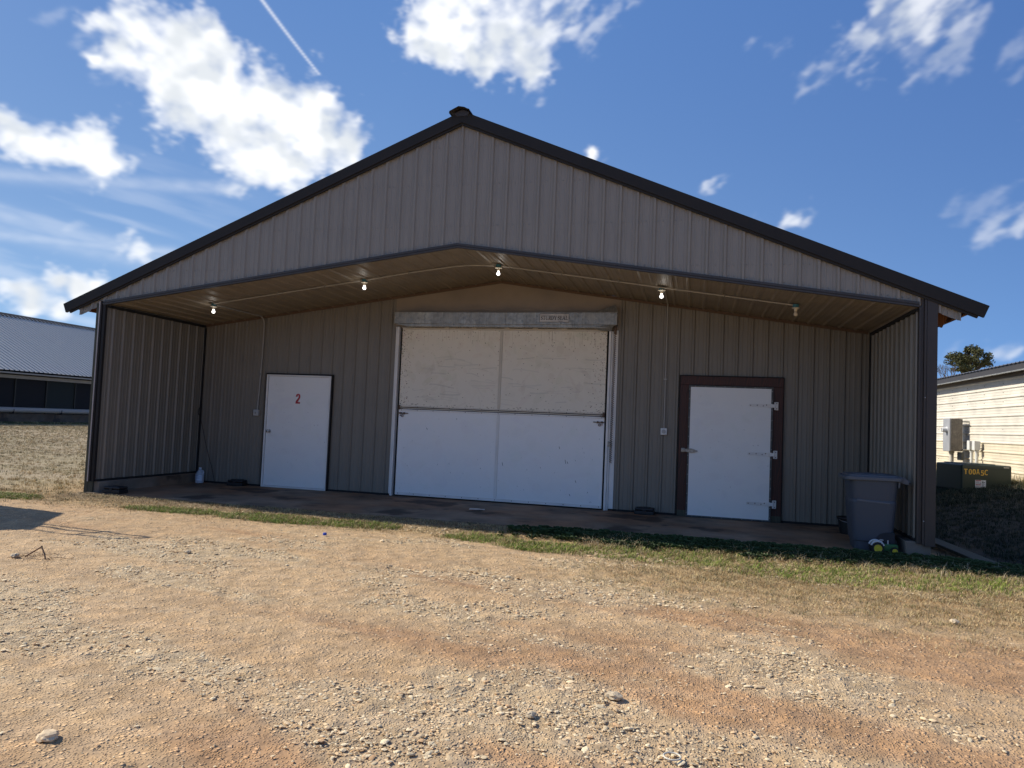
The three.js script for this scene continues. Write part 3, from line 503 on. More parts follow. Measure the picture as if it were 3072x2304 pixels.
// insulated door in a stained timber frame
{
  const z0 = ZB + 0.018;
  part(barn, 'stained_frame', rbox(3.10, 3.238, 0.004, 2.118, z0, ZB + 0.072, 0.004), mat.stainWood); part(barn, 'stained_frame', rbox(4.532, 4.682, 0.004, 2.118, z0, ZB + 0.072, 0.004), mat.stainWood);
  part(barn, 'stained_frame', metric(new RoundedBoxGeometry(1.582, 0.142, 0.054, 2, 0.004).translate(3.891, 2.190, ZB + 0.045)), mat.stainWood);
  part(barn, 'frame_flashing', [rbox(3.085, 3.099, 0.004, 2.275, z0, ZB + 0.05, 0.002), rbox(4.684, 4.698, 0.004, 2.275, z0, ZB + 0.05, 0.002), rbox(3.1, 4.683, 2.263, 2.276, z0, ZB + 0.078, 0.002)], mat.trimDark);
  for (const [a, b] of [[3.101, 3.237], [4.533, 4.681]]) part(barn, 'weathered_end', rbox(a, b, 0.003, 0.10, ZB + 0.05, ZB + 0.0735, 0.001), mat.greyWood);
  const d = part(barn, 'insulated_door', rbox(3.262, 4.503, 0.03, 2.088, ZB + 0.05, ZB + 0.115, 0.004), mat.door);
  { const uv = d.geometry.attributes.uv, p = d.geometry.attributes.position; for (let i = 0; i < p.count; i++) uv.setXY(i, (p.getX(i) - 3.26) / 1.25, (p.getY(i)) / 2.1); }
  part(d, 'edge_strip', [rbox(3.238, 3.267, 0.006, 2.112, ZB + 0.05, ZB + 0.119, 0.003), rbox(4.498, 4.528, 0.006, 2.112, ZB + 0.05, ZB + 0.119, 0.003), rbox(3.268, 4.497, 2.084, 2.1121, ZB + 0.05, ZB + 0.1185, 0.003), rbox(3.268, 4.497, 0.006, 0.034, ZB + 0.05, ZB + 0.1185, 0.003)], mat.edgeMetal);
  const rv = []; for (let i = 0; i < 14; i++) { for (const x of [3.252, 4.513]) rv.push(ni(new THREE.SphereGeometry(0.006, 6, 4).translate(x, 0.07 + i * 0.152, ZB + 0.119))); if (i < 8) for (const y of [0.02, 2.098]) rv.push(ni(new THREE.SphereGeometry(0.006, 6, 4).translate(3.34 + i * 0.152, y, ZB + 0.119))); }
  part(d, 'rivet', rv, mat.steel).userData.kind = 'stuff';
  for (const y of [1.818, 1.057, 0.283]) {
    const g = part(d, 'strap_hinge', [prism([[4.165, y - 0.018], [4.51, y - 0.03], [4.51, y + 0.03], [4.165, y + 0.018]], ZB + 0.12, ZB + 0.128, 0.002), rbox(4.47, 4.555, y - 0.026, y + 0.026, ZB + 0.126, ZB + 0.142, 0.004), cyl(0.012, 0.012, [4.555, y - 0.06, ZB + 0.13], [4.555, y + 0.06, ZB + 0.13], 10), rbox(4.56, 4.605, y - 0.063, y + 0.063, ZB + 0.073, ZB + 0.118, 0.004)], mat.whiteTrim);
  }
  part(d, 'hinge_bolt', [].concat(...[1.818, 1.057, 0.283].map((y) => [[4.19, y], [4.29, y + 0.004], [4.38, y - 0.004], [4.43, y + 0.012], [4.582, y + 0.04], [4.582, y - 0.04]].map(([x, yy]) => ni(new THREE.SphereGeometry(0.0085, 6, 4).translate(x, yy, x > 4.5 ? ZB + 0.119 : ZB + 0.131))))), mat.rust).userData.kind = 'stuff';
  part(d, 'latch', [rbox(3.14, 3.20, 1.03, 1.095, ZB + 0.073, ZB + 0.12, 0.008), cyl(0.018, 0.018, [3.165, 1.062, ZB + 0.11], [3.165, 1.062, ZB + 0.145], 12), prism([[3.19, 1.045], [3.30, 1.025], [3.395, 1.048], [3.395, 1.062], [3.30, 1.09], [3.19, 1.08]], ZB + 0.12, ZB + 0.140, 0.003), cyl(0.008, 0.008, [3.24, 1.06, ZB + 0.14], [3.26, 1.12, ZB + 0.155], 8)], mat.galv);
}
// conduit runs and switch boxes
{
  const zc = -0.915, cy = (x) => ceil(x) - 0.032;
  part(barn, 'conduit', [tube([[-4.6, cy(4.6), zc], [-3.2, cy(3.2), zc], [-1.9, cy(1.9), zc], [-0.7, cy(0.7), zc], [-0.15, cy(0.3) - 0.0, zc], [0.3, cy(0.36), zc]], 0.0115, 60), tube([[0.36, cy(0.36), zc], [0.9, cy(0.9), zc], [2.82, cy(2.82), zc], [4.62, cy(4.62), zc]], 0.0115, 50)], mat.conduit);
  part(barn, 'conduit', tube([[-4.63, cy(4.63), -0.97], [-4.62, cy(4.62), -2.1], [-4.61, cy(4.62) - 0.004, -2.33], [-4.605, cy(4.62) - 0.07, -2.41], [-4.605, 2.85, ZB + 0.035], [-4.615, 2.1, ZB + 0.035], [-4.64, 1.42, ZB + 0.035]], 0.0125, 80), mat.conduit);
  part(barn, 'conduit', tube([[2.85, cy(2.85), -1.0], [2.86, cy(2.86), -2.2], [2.86, cy(2.86) - 0.01, -2.36], [2.858, cy(2.86) - 0.08, -2.42], [2.857, 3.1, ZB + 0.035], [2.857, 1.40, ZB + 0.035]], 0.0125, 80), mat.conduit);
  part(barn, 'conduit_strap', [[-3.4, cy(3.4)], [-2.55, cy(2.55)], [-1.1, cy(1.1)], [1.35, cy(1.35)], [2.2, cy(2.2)], [3.7, cy(3.7)]].map(([x, y]) => rbox(x - 0.012, x + 0.012, y - 0.014, y + 0.03, zc - 0.02, zc + 0.02, 0.004)).concat([[-4.618, 2.1], [2.857, 2.2]].map(([x, y]) => rbox(x - 0.03, x + 0.03, y - 0.012, y + 0.012, ZB + 0.02, ZB + 0.05, 0.004))), mat.galv);
  const o1 = part(barn, 'switch_box', rbox(-4.71, -4.60, 1.31, 1.425, ZB + 0.018, ZB + 0.07, 0.012), mat.boxGrey); part(o1, 'toggle', [rbox(-4.67, -4.64, 1.345, 1.385, ZB + 0.071, ZB + 0.085, 0.004)], mat.dullGalv);
  const o2 = part(barn, 'switch_box', rbox(2.805, 2.91, 1.29, 1.40, ZB + 0.018, ZB + 0.07, 0.012), mat.whiteTrim); part(o2, 'toggle', [rbox(2.848, 2.866, 1.325, 1.365, ZB + 0.071, ZB + 0.09, 0.004), ni(new THREE.CylinderGeometry(0.034, 0.034, 0.004, 20).rotateX(Math.PI / 2).translate(2.857, 1.345, ZB + 0.0725))], mat.boxGrey);
}

// ------------------------------------------------------------------ bulb lights
{
  const teal = M([0.03, 0.16, 0.22], { roughness: 0.4 }), porc = M([0.68, 0.62, 0.50], { roughness: 0.35 }), bulbOn = new THREE.MeshStandardMaterial({ color: 0xffffff, emissive: new THREE.Color(1, 0.97, 0.92), emissiveIntensity: 2.6 }), bulbOff = M([0.66, 0.56, 0.42], { roughness: 0.3 });
  const L = [[-4.64, -0.97, 'lit bare bulb nearest the left porch wall, with conduit branching to the back wall'], [-1.86, -0.93, 'lit bare bulb hanging over the left half, between white numbered door and garage door'], [0.36, -0.92, 'lit bare bulb under the highest point of the porch ceiling'], [2.82, -0.96, 'lit bare bulb above the wall conduit between garage door and insulated door'], [4.65, -0.92, 'unlit yellowed bulb above the insulated door near the right porch wall']];
  const oct = (r, h, y) => new THREE.CylinderGeometry(r, r, h, 8).rotateY(Math.PI / 8).translate(0, y, 0);
  const prof = (p) => new THREE.LatheGeometry(p.map((q) => new THREE.Vector2(...q)), 20);
  const sc8 = (g) => g.scale(0.86, 0.8, 0.86);
  const gBox = mg([ni(oct(0.052, 0.055, -0.0275)), ni(oct(0.056, 0.008, -0.052))]), gHold = prof([[0.0, -0.056], [0.062, -0.056], [0.064, -0.066], [0.045, -0.072], [0.026, -0.08], [0.024, -0.115], [0.020, -0.12], [0, -0.12]]), gBulb = prof([[0.0, -0.205], [0.012, -0.2035], [0.024, -0.196], [0.0315, -0.182], [0.032, -0.170], [0.027, -0.152], [0.018, -0.135], [0.0165, -0.119], [0, -0.119]]);
  L.forEach(([x, z, label], i) => {
    const t = thing('light_fixture', label, 'light', [x, ceil(x) - 0.018, z], 0, 'bulb lights on the porch ceiling');
    if (!i) [gBox, gHold, gBulb].forEach(sc8);
    part(t, 'junction_box', gBox, teal); part(t, 'lamp_holder', gHold, porc); const b = part(t, 'bulb', gBulb, i < 4 ? bulbOn : bulbOff);
    if (i < 4) { const p = new THREE.PointLight(new THREE.Color(1, 0.95, 0.86), 0.02, 0, 2); p.position.set(0, -0.138, 0); p.castShadow = true; p.shadow.radius = 1; t.add(p); } else b.userData.label = 'unlit yellowed bulb';
  });
}

// ------------------------------------------------------------------ poultry house on the left
{
  const X = -32.6, E = -32.0, y0 = 0.18, h = thing('poultry_house', 'long low poultry house with grey ribbed metal roof and dark curtains beyond the left corner', 'barn');
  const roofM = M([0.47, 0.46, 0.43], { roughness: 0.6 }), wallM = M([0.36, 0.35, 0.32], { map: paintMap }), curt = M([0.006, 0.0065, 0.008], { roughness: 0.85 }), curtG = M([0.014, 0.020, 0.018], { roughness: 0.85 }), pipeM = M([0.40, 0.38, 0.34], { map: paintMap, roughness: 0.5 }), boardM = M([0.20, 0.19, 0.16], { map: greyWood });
  const ridge = [-39.6, 6.9], eave = [E, 3.02], len = Math.hypot(ridge[0] - eave[0], ridge[1] - eave[1]), ux = (ridge[0] - eave[0]) / len, uy = (ridge[1] - eave[1]) / len;
  for (let i = 0; i < 47; i++) { const z0 = 2 - i * S3 * 1.312; part(h, 'roof_sheet', sheet(-S3, 0, 0, () => 0, () => len, (u, y, n) => [eave[0] + ux * y + uy * n * 3.2, eave[1] + uy * y - ux * n * 3.2, z0 + u * 1.312], (i & 1) ? 0.001 : 0, true), roofM); }
  part(h, 'rear_roof', prism([[-39.6, 6.88], [-47.2, 3.0], [-47.2, 2.95], [-39.6, 6.83]], -55, 2), roofM);
  part(h, 'ridge_cap', prism([[-40.0, 6.75], [-39.6, 6.99], [-39.2, 6.75], [-39.2, 6.71], [-39.6, 6.94], [-40, 6.71]], -55, 2.05), mat.trimDark);
  part(h, 'end_wall', prism([[X, 0], [X, 2.9], [-39.6, 6.7], [-46.6, 2.9], [-46.6, 0]], 1.7, 1.8), wallM); part(h, 'end_wall', prism([[X, 0], [X, 2.9], [-39.6, 6.7], [-46.6, 2.9], [-46.6, 0]], -54.8, -54.7), wallM);
  part(h, 'eave_board', [box(X - 0.1, X + 0.06, 2.62, 2.80, -54.7, 1.7), box(X - 0.02, E - 0.05, 2.86, 2.93, -54.7, 1.7)], pipeM);
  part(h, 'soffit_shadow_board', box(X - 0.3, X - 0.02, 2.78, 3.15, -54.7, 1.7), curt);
  for (let i = 0; i < 28; i++) { const z = 1.6 - i * 2.0; part(h, 'curtain', box(X - 0.16, X - 0.10, 1.05, 2.64, z - 1.97, z - 0.03), i % 5 === 3 ? curtG : curt); part(h, 'wall_post', box(X - 0.12, X - 0.04, y0, 2.64, z - 0.035, z + 0.035), boardM); }
  part(h, 'curtain_roll', cyl(0.15, 0.15, [X + 0.04, 0.90, 1.6], [X + 0.04, 0.90, -54.6], 14), pipeM);
  for (let i = 0; i < 14; i++) part(h, 'pipe_strap', box(X - 0.12, X + 0.20, 0.70, 0.95, -0.5 - i * 3.1 - 0.018, -0.5 - i * 3.1 + 0.018), mat.trimDark);
  part(h, 'base_wall', box(X - 0.12, X + 0.0, -0.1, 0.72, -54.7, 1.7), M([0.33, 0.31, 0.26], { map: concreteMap }));
  part(h, 'back_wall', box(-46.6, -46.5, -0.1, 3.0, -54.7, 1.7), wallM);
}

// ------------------------------------------------------------------ pale building on the right
{
  const W = 10.8, h = thing('pale_metal_building', 'cream building with horizontal ribbed metal siding beyond the right corner', 'building');
  const creamA = M([0.80, 0.76, 0.67], { map: paintMap, roughness: 0.5 }), creamB = M([0.77, 0.73, 0.64], { map: paintMap, roughness: 0.5 }), creamC = M([0.78, 0.70, 0.54], { map: paintMap, roughness: 0.55 });
  const topY = 3.10, base = 0.46;
  for (let b = 0; b < 3; b++) for (let k = 0; k < 9; k++) {
    const y0 = base + b * S3, y1 = Math.min(y0 + S3, topY), z0 = -3 - k * 5.5, m = b === 0 ? creamC : (k + b) % 2 ? creamA : creamB;
    part(h, 'siding_sheet', sheet(y0, y1, base, () => z0 - 5.5, () => z0, (u, y, n) => [W - n * 1.1 - ((k & 1) ? 0.002 : 0), u, y], (b & 1) ? 0.002 : 0), m);
  }
  part(h, 'foundation', box(W + 0.02, W + 0.2, -0.2, base, -52.5, -3), mat.curb);
  part(h, 'frieze_trim', box(W - 0.032, W + 0.05, 2.995, topY + 0.01, -52.5, -3), M([0.25, 0.225, 0.20], { map: paintMap }));
  part(h, 'fascia', box(W - 0.30, W - 0.26, 3.075, 3.225, -52.6, -2.9), mat.trimBrown);
  part(h, 'eave_flashing', box(W - 0.33, W - 0.28, 3.050, 3.075, -52.6, -2.9), mat.dullGalv);
  part(h, 'soffit', box(W - 0.26, W - 0.0, 3.11, 3.14, -52.6, -2.9), mat.trimDark);
  for (let i = 0; i < 54; i++) { const z0 = -2.85 - i * S3; part(h, 'roof_sheet', sheet(-S3, 0, 0, () => 0, () => 6.4, (u, y, n) => [W - 0.34 + y * 0.95 , 3.232 + y * 0.10 + n * 1.1, z0 + u], 0), mat.roofMetal); }
  part(h, 'end_wall', prism([[W + 0.03, 0], [W + 0.03, 3.1], [W + 5.8, 3.72], [W + 5.8, 0]], -3.1, -3.0), creamB); part(h, 'end_wall', prism([[W + 0.03, 0], [W + 0.03, 3.1], [W + 5.8, 3.72], [W + 5.8, 0]], -52.4, -52.3), creamB);
  part(h, 'back_wall', box(W + 5.8, W + 5.9, 0, 3.72, -52.4, -3), creamB);
  const sc = []; for (const y of [0.56, 0.79, 1.70, 2.39, 2.62, 2.85]) for (let k = 0; k < 12; k++) sc.push(ni(new THREE.SphereGeometry(0.011, 5, 4).translate(W - 0.004, y + 0.02, -8.4 - k * 1.22))); part(h, 'screw', sc, mat.rust).userData.kind = 'stuff';
}
// switchgear on the pale wall
{
  const t = thing('disconnect_box', 'tall grey steel electrical disconnect box with white knob on the cream wall', 'electrical box', [10.47, 1.55, -13.39]);
  const c = M([0.36, 0.37, 0.39], { map: paintMap, roughness: 0.45 }), side = M([0.42, 0.36, 0.29], { map: galvMap, roughness: 0.55 });
  part(t, 'enclosure', rbox(-0.13, 0.16, -0.455, 0.455, -0.27, 0.27, 0.012), side);
  part(t, 'front_cover', rbox(-0.172, -0.128, -0.462, 0.462, -0.278, 0.278, 0.012), c);
  part(t, 'knob', [cyl(0.075, 0.07, [-0.172, 0.14, 0.06], [-0.30, 0.14, 0.06], 20), cyl(0.09, 0.09, [-0.17, 0.14, 0.06], [-0.185, 0.14, 0.06], 20), rbox(-0.325, -0.29, 0.085, 0.195, 0.045, 0.075, 0.006)], M([0.72, 0.72, 0.70], { roughness: 0.4 }));
  part(t, 'mounting_rail', [rbox(0.16, 0.20, 0.36, 0.40, -0.40, 0.40, 0.004), rbox(0.16, 0.20, -0.42, -0.38, -0.40, 0.40, 0.004), rbox(0.20, 0.325, 0.36, 0.40, 0.25, 0.29, 0.004), rbox(0.20, 0.325, -0.42, -0.38, 0.25, 0.29, 0.004)], mat.galv);
  part(t, 'conduit', [cyl(0.055, 0.055, [0.0, -0.455, -0.10], [0.0, -1.15, -0.10], 14), cyl(0.07, 0.07, [0.0, -0.455, -0.10], [0.0, -0.52, -0.10], 14)], M([0.60, 0.56, 0.47], { roughness: 0.5 }));
  part(t, 'gasket_cover', rbox(0.10, 0.20, -0.70, -0.47, 0.02, 0.30, 0.02), mat.edgeMetal);
  const names = ['small white junction box on riser conduit, nearer the disconnect box', 'small white junction box on riser conduit, right of its twin'];
  [[-12.52, 1.285], [-12.15, 1.285]].forEach(([z, y], i) => {
    const b = thing('junction_box', names[i], 'electrical box', [10.66, y, z], 0, 'white junction boxes on the cream wall'), wm = M([0.66, 0.66, 0.62], { roughness: 0.45 });
    part(b, 'enclosure', rbox(-0.07, 0.06, -0.12, 0.12, -0.09, 0.09, 0.01), wm); part(b, 'cover', rbox(-0.088, -0.068, -0.125, 0.125, -0.095, 0.095, 0.006), wm); part(b, 'riser', [cyl(0.04, 0.04, [0.0, -0.12, 0], [0.0, -0.86, 0], 12), cyl(0.052, 0.052, [0.0, -0.12, 0], [0.0, -0.18, 0], 12)], wm); part(b, 'strap', rbox(-0.03, 0.12, -0.09, -0.07, -0.065, 0.065, 0.004), mat.edgeMetal);
  });
}
const font = await new FontLoader().loadAsync('fonts/droid/droid_sans_bold.typeface.json');
// padmount transformer
{
  const t = thing('transformer_cabinet', 'dark green padmount transformer cabinet with yellow letters and white warning sticker', 'transformer', [9.05, 0.14, -8.22], 0.255);
  const gm = M([0.008, 0.026, 0.021], { roughness: 0.45 });
  const w = 1.115, d = 0.95, H = 0.745; // front left corner at the origin
  part(t, 'tank', rbox(0.02, w - 0.02, 0.0, 0.30, -d + 0.02, -0.02, 0.02), gm);
  part(t, 'hood', rbox(0, w, 0.16, H, -d, 0, 0.035, 4), gm);
  part(t, 'lid', rbox(0.12, w - 0.28, H - 0.01, H + 0.02, -d + 0.1, -0.12, 0.02, 3), gm);
  part(t, 'seam', rbox(0.03, w - 0.03, H - 0.085, H - 0.078, -0.01, 0.004, 0.001), mat.black);
  part(t, 'pad', box(-0.12, w + 0.12, -0.12, 0.03, -d - 0.1, 0.12), mat.curb);
  part(t, 'tag', rbox(0.93, 1.05, H - 0.055, H - 0.02, -0.002, 0.005, 0.002), mat.galv);
  const ym = M([0.72, 0.42, 0.05], { roughness: 0.5 });
  [['T', 0.055, 0], ['0', 0.155, -0.004], ['0', 0.24, -0.002], ['A', 0.325, 0.002], ['5', 0.425, -0.02], ['C', 0.505, -0.006]].forEach(([c, x, y]) => { const g = new TextGeometry(c, { font, size: 0.115, depth: 0.003, curveSegments: 5 }); g.computeBoundingBox(); const bw = g.boundingBox.max.x - g.boundingBox.min.x; g.translate(-g.boundingBox.min.x, 0, 0); g.scale(0.072 / bw, 1, 1); part(t, 'letter', g.translate(x, 0.535 + y, 0.002), ym); });
  const st = canvasTex(256, 192, (g, W, Hh) => {
    g.fillStyle = '#d8dcdf'; g.fillRect(0, 0, W, Hh); g.fillStyle = '#a01c2a'; g.fillRect(10, 8, 132, 20); g.fillRect(10, 106, 132, 18);
    g.fillStyle = '#3a4048'; for (let i = 0; i < 5; i++) { g.fillRect(12, 40 + i * 12, rr(70, 120), 5); g.fillRect(12, 134 + i * 10, rr(70, 120), 4); } for (let i = 0; i < 11; i++) g.fillRect(156, 14 + i * 15, rr(40, 88), 6);
    g.fillStyle = '#15181c'; g.beginPath(); g.moveTo(128, 52); g.lineTo(146, 84); g.lineTo(112, 84); g.fill(); g.fillRect(160, 48, 30, 18); g.fillRect(204, 46, 22, 20);
  });
  part(t, 'warning_sticker', new THREE.BoxGeometry(0.235, 0.17, 0.002).translate(0.42, 0.33, 0.0022), M([1, 1, 1], { map: st, roughness: 0.4 }));
}

// ------------------------------------------------------------------ rollout bin
{
  const t = thing('trash_cart', 'large grey wheeled trash cart with hinged lid by the right porch wall', 'trash can', [5.515, 0, -0.36], -0.06);
  const g1 = M([0.050, 0.063, 0.084], { roughness: 0.55 }), g2 = M([0.082, 0.094, 0.112], { roughness: 0.5 });
  const rings = []; const N = 48; // rounded-square section that swells upwards
  const sec = (y) => { const t2 = Math.min(1, Math.max(0, (y - 0.0) / 0.88)); return [mix(0.205, 0.285, t2), mix(0.25, 0.325, t2)]; };
  const ys = [0.0, 0.012, 0.10, 0.115, 0.125, 0.3, 0.5, 0.595, 0.61, 0.625, 0.75, 0.86, 0.885];
  const prot = [-0.012, 0, 0, 0, 0.014, 0.012, 0.010, 0.010, 0.006, 0.0, 0.0, 0, 0.006];
  for (let k = 0; k < ys.length; k++) { const [a, b] = sec(ys[k]); const r = []; for (let i = 0; i < N; i++) { const q = i / N * 2 * Math.PI, c = Math.cos(q), s = Math.sin(q), e = 0.36, pr = prot[k]; r.push([Math.sign(c) * Math.pow(Math.abs(c), e) * (a + pr), ys[k], Math.sign(s) * Math.pow(Math.abs(s), e) * (b + pr)]); } rings.push(r); }
  const pos = []; for (let k = 0; k < rings.length - 1; k++) for (let i = 0; i < N; i++) { const j = (i + 1) % N, A = rings[k][i], B = rings[k][j], C = rings[k + 1][j], D = rings[k + 1][i]; pos.push(...A, ...D, ...C, ...A, ...C, ...B); }
  for (let i = 0; i < N; i++) { const j = (i + 1) % N; pos.push(0, 0, 0, ...rings[0][i], ...rings[0][j]); }
  const g = new THREE.BufferGeometry(); g.setAttribute('position', new THREE.Float32BufferAttribute(pos, 3)); g.setAttribute('uv', new THREE.Float32BufferAttribute(new Float32Array(pos.length / 3 * 2), 2)); g.computeVertexNormals();
  // wheel well cut into the lower right of both sides
  const well = prism([[0.0, 0.002], [0.004, 0.09], [0.03, 0.17], [0.08, 0.225], [0.14, 0.245], [0.232, 0.245], [0.232, 0.002]], 0.2, 0.298);
  part(t, 'body', g, g1);
  part(t, 'wheel_well', [well, well.clone().scale(1, 1, -1)], M([0.02, 0.022, 0.028], { roughness: 0.8 }));
  part(t, 'panel_ridge', [prism([[-0.19, 0.612], [0.17, 0.592], [0.17, 0.600], [-0.19, 0.628]], 0.296, 0.314, 0.003)], M([0.10, 0.115, 0.135], { roughness: 0.6 }));
  const lidS = (a, b, y) => { const s = new THREE.Shape(), r = 0.07; s.moveTo(-a + r, -b); s.lineTo(a - r, -b); s.quadraticCurveTo(a, -b, a, -b + r); s.lineTo(a, b - r); s.quadraticCurveTo(a, b, a - r, b); s.lineTo(-a + r, b); s.quadraticCurveTo(-a, b, -a, b - r); s.lineTo(-a, -b + r); s.quadraticCurveTo(-a, -b, -a + r, -b); return s; };
  const ex = (a, b, y0, hgt, bv) => metric(new THREE.ExtrudeGeometry(lidS(a, b), { depth: hgt, bevelEnabled: true, bevelSize: bv, bevelThickness: bv, bevelSegments: 3, curveSegments: 6 }).rotateX(-Math.PI / 2).translate(0, y0, 0));
  const lid = part(t, 'lid', [ex(0.335, 0.335, 0.875, 0.028, 0.010), ex(0.29, 0.29, 0.910, 0.010, 0.014), ex(0.20, 0.16, 0.928, 0.004, 0.010)], g2);
  lid.position.x = 0.0; lid.scale.set(0.96, 1, 1); lid.rotation.z = 0.012;
  part(t, 'handle_arm', [prism([[0.27, 0.93], [0.335, 0.915], [0.40, 0.868], [0.405, 0.845], [0.385, 0.835], [0.29, 0.86], [0.285, 0.80], [0.27, 0.79]], 0.235, 0.27, 0.004), prism([[0.27, 0.93], [0.335, 0.915], [0.40, 0.868], [0.405, 0.845], [0.385, 0.835], [0.29, 0.86], [0.285, 0.80], [0.27, 0.79]], -0.27, -0.235, 0.004)], g2);
  part(t, 'handle_bar', cyl(0.012, 0.012, [0.393, 0.853, -0.29], [0.393, 0.853, 0.29], 12), mat.black);
  for (const s of [-1, 1]) { const w = part(t, 'wheel', cyl(0.10, 0.10, [0.17, 0.10, s * 0.20], [0.17, 0.10, s * 0.262], 24), mat.black); part(w, 'hub', cyl(0.05, 0.045, [0.17, 0.10, s * 0.262], [0.17, 0.10, s * 0.275], 18), M([0.03, 0.035, 0.05])); }
}
// black bucket behind the cart
{
  const t = thing('bucket', 'black plastic bucket standing behind the grey trash cart', 'bucket', [5.53, 0, -1.68]), m = M([0.014, 0.014, 0.015], { roughness: 0.5 });
  part(t, 'shell', new THREE.LatheGeometry([[0.0, 0.0], [0.118, 0.0], [0.125, 0.008], [0.150, 0.20], [0.152, 0.205], [0.168, 0.208], [0.170, 0.236], [0.160, 0.238], [0.154, 0.232], [0.120, 0.015], [0, 0.012]].map((q) => new THREE.Vector2(...q)), 36), m);
  part(t, 'bail', tube([[-0.166, 0.222, 0], [-0.12, 0.19, 0.13], [0, 0.175, 0.178], [0.12, 0.19, 0.13], [0.166, 0.222, 0]], 0.003, 24, 6), mat.steel);
}
// bait stations
{
  const bm = M([0.012, 0.012, 0.014], { roughness: 0.5 });
  const mk = (name, label, p, turn) => { const t = thing(name, label, 'bait station', p, turn, 'black rodent bait stations along the porch'); part(t, 'base', [rbox(-0.155, 0.155, 0.002, 0.062, -0.10, 0.10, 0.012), rbox(-0.17, -0.10, 0.004, 0.055, -0.085, 0.0, 0.01)], bm); part(t, 'lid', [rbox(-0.15, 0.15, 0.064, 0.108, -0.105, 0.095, 0.022, 3), rbox(-0.09, 0.09, 0.105, 0.115, -0.07, 0.06, 0.008)], bm); part(t, 'lock_tab', rbox(-0.025, 0.025, 0.045, 0.085, 0.094, 0.108, 0.005), bm); return t; };
  mk('bait_station', 'black plastic bait station at the front end of the left curb', [-5.58, 0.0, -0.10], 0.0);
  mk('bait_station', 'flat black bait station against the back wall between jug and numbered door', [-4.88, 0.0, -2.29], 0.05);
  mk('bait_station', 'black plastic bait station right of the garage door', [2.60, 0.0, -2.29], -0.05);
}
// plastic jug
{
  const t = thing('plastic_jug', 'clear plastic jug with white label in the back left porch corner', 'jug', [-5.66, 0, -2.25]);
  const P = [[0, 0.003], [0.062, 0.003], [0.074, 0.012], [0.076, 0.03], [0.076, 0.165], [0.070, 0.185], [0.050, 0.222], [0.026, 0.255], [0.022, 0.262], [0.022, 0.275]];
  part(t, 'bottle', new THREE.LatheGeometry(P.map((q) => new THREE.Vector2(...q)), 28), new THREE.MeshPhysicalMaterial({ color: new THREE.Color(0.80, 0.85, 0.92), roughness: 0.35, transmission: 0.55, thickness: 0, side: THREE.DoubleSide }));
  part(t, 'contents', new THREE.CylinderGeometry(0.072, 0.070, 0.06, 28).translate(0, 0.038, 0), M([0.5, 0.56, 0.62], { roughness: 0.3 }));
  part(t, 'cap', new THREE.CylinderGeometry(0.025, 0.025, 0.022, 20).translate(0, 0.284, 0), M([0.7, 0.73, 0.77]));
  const lt = canvasTex(256, 128, (g, w, h) => { g.fillStyle = '#cfd8e4'; g.fillRect(0, 0, w, h); g.fillStyle = '#7d8da6'; for (let i = 0; i < 9; i++) g.fillRect(14, 16 + i * 12, rr(90, 220), 5); g.fillStyle = '#5b6f94'; g.fillRect(14, 4, 150, 9); });
  part(t, 'label', new THREE.CylinderGeometry(0.0785, 0.0785, 0.10, 28, 1, true, -1.2, 2.4).translate(0, 0.105, 0), M([1, 1, 1], { map: lt, roughness: 0.5 }));
  const h = part(t, 'grip', tube([[0.035, 0.245, 0], [0.068, 0.235, 0.0], [0.082, 0.205, 0], [0.074, 0.172, 0]], 0.008, 16, 6), new THREE.MeshPhysicalMaterial({ color: new THREE.Color(0.8, 0.85, 0.92), roughness: 0.35, transmission: 0.4, thickness: 0, side: THREE.DoubleSide }));
}
// cord in the corner
{
  const o = new THREE.Mesh(mg([tube([[-5.86, 1.50, ZB + 0.06], [-5.85, 1.28, ZB + 0.07], [-5.80, 1.10, ZB + 0.06], [-5.66, 0.62, ZB + 0.05], [-5.52, 0.25, ZB + 0.05], [-5.44, 0.02, ZB + 0.07]], 0.005, 40, 5), tube([[-5.86, 1.44, ZB + 0.07], [-5.82, 1.36, ZB + 0.09], [-5.86, 1.28, ZB + 0.1], [-5.88, 1.36, ZB + 0.08], [-5.85, 1.45, ZB + 0.08]], 0.006, 24, 5)]), mat.trimDark);
  o.name = 'cord'; o.castShadow = true; scene.add(tag(o, 'thin dark cord hanging in the back left porch corner', 'cord'));
}
// scrap on the slab
{
  const g = new THREE.PlaneGeometry(0.24, 0.13, 8, 5).rotateX(-Math.PI / 2); const p = g.attributes.position; for (let i = 0; i < p.count; i++) p.setY(i, 0.006 + 0.012 * vn(p.getX(i) * 14 + 3, p.getZ(i) * 16)); g.computeVertexNormals();
  const o = new THREE.Mesh(g, M([0.6, 0.58, 0.54])); o.name = 'paper_scrap'; o.position.set(0.08, 0.002, -1.28); o.rotation.y = 0.2; scene.add(tag(o, 'flat pale paper scrap on the slab before the garage door', 'litter'));
}
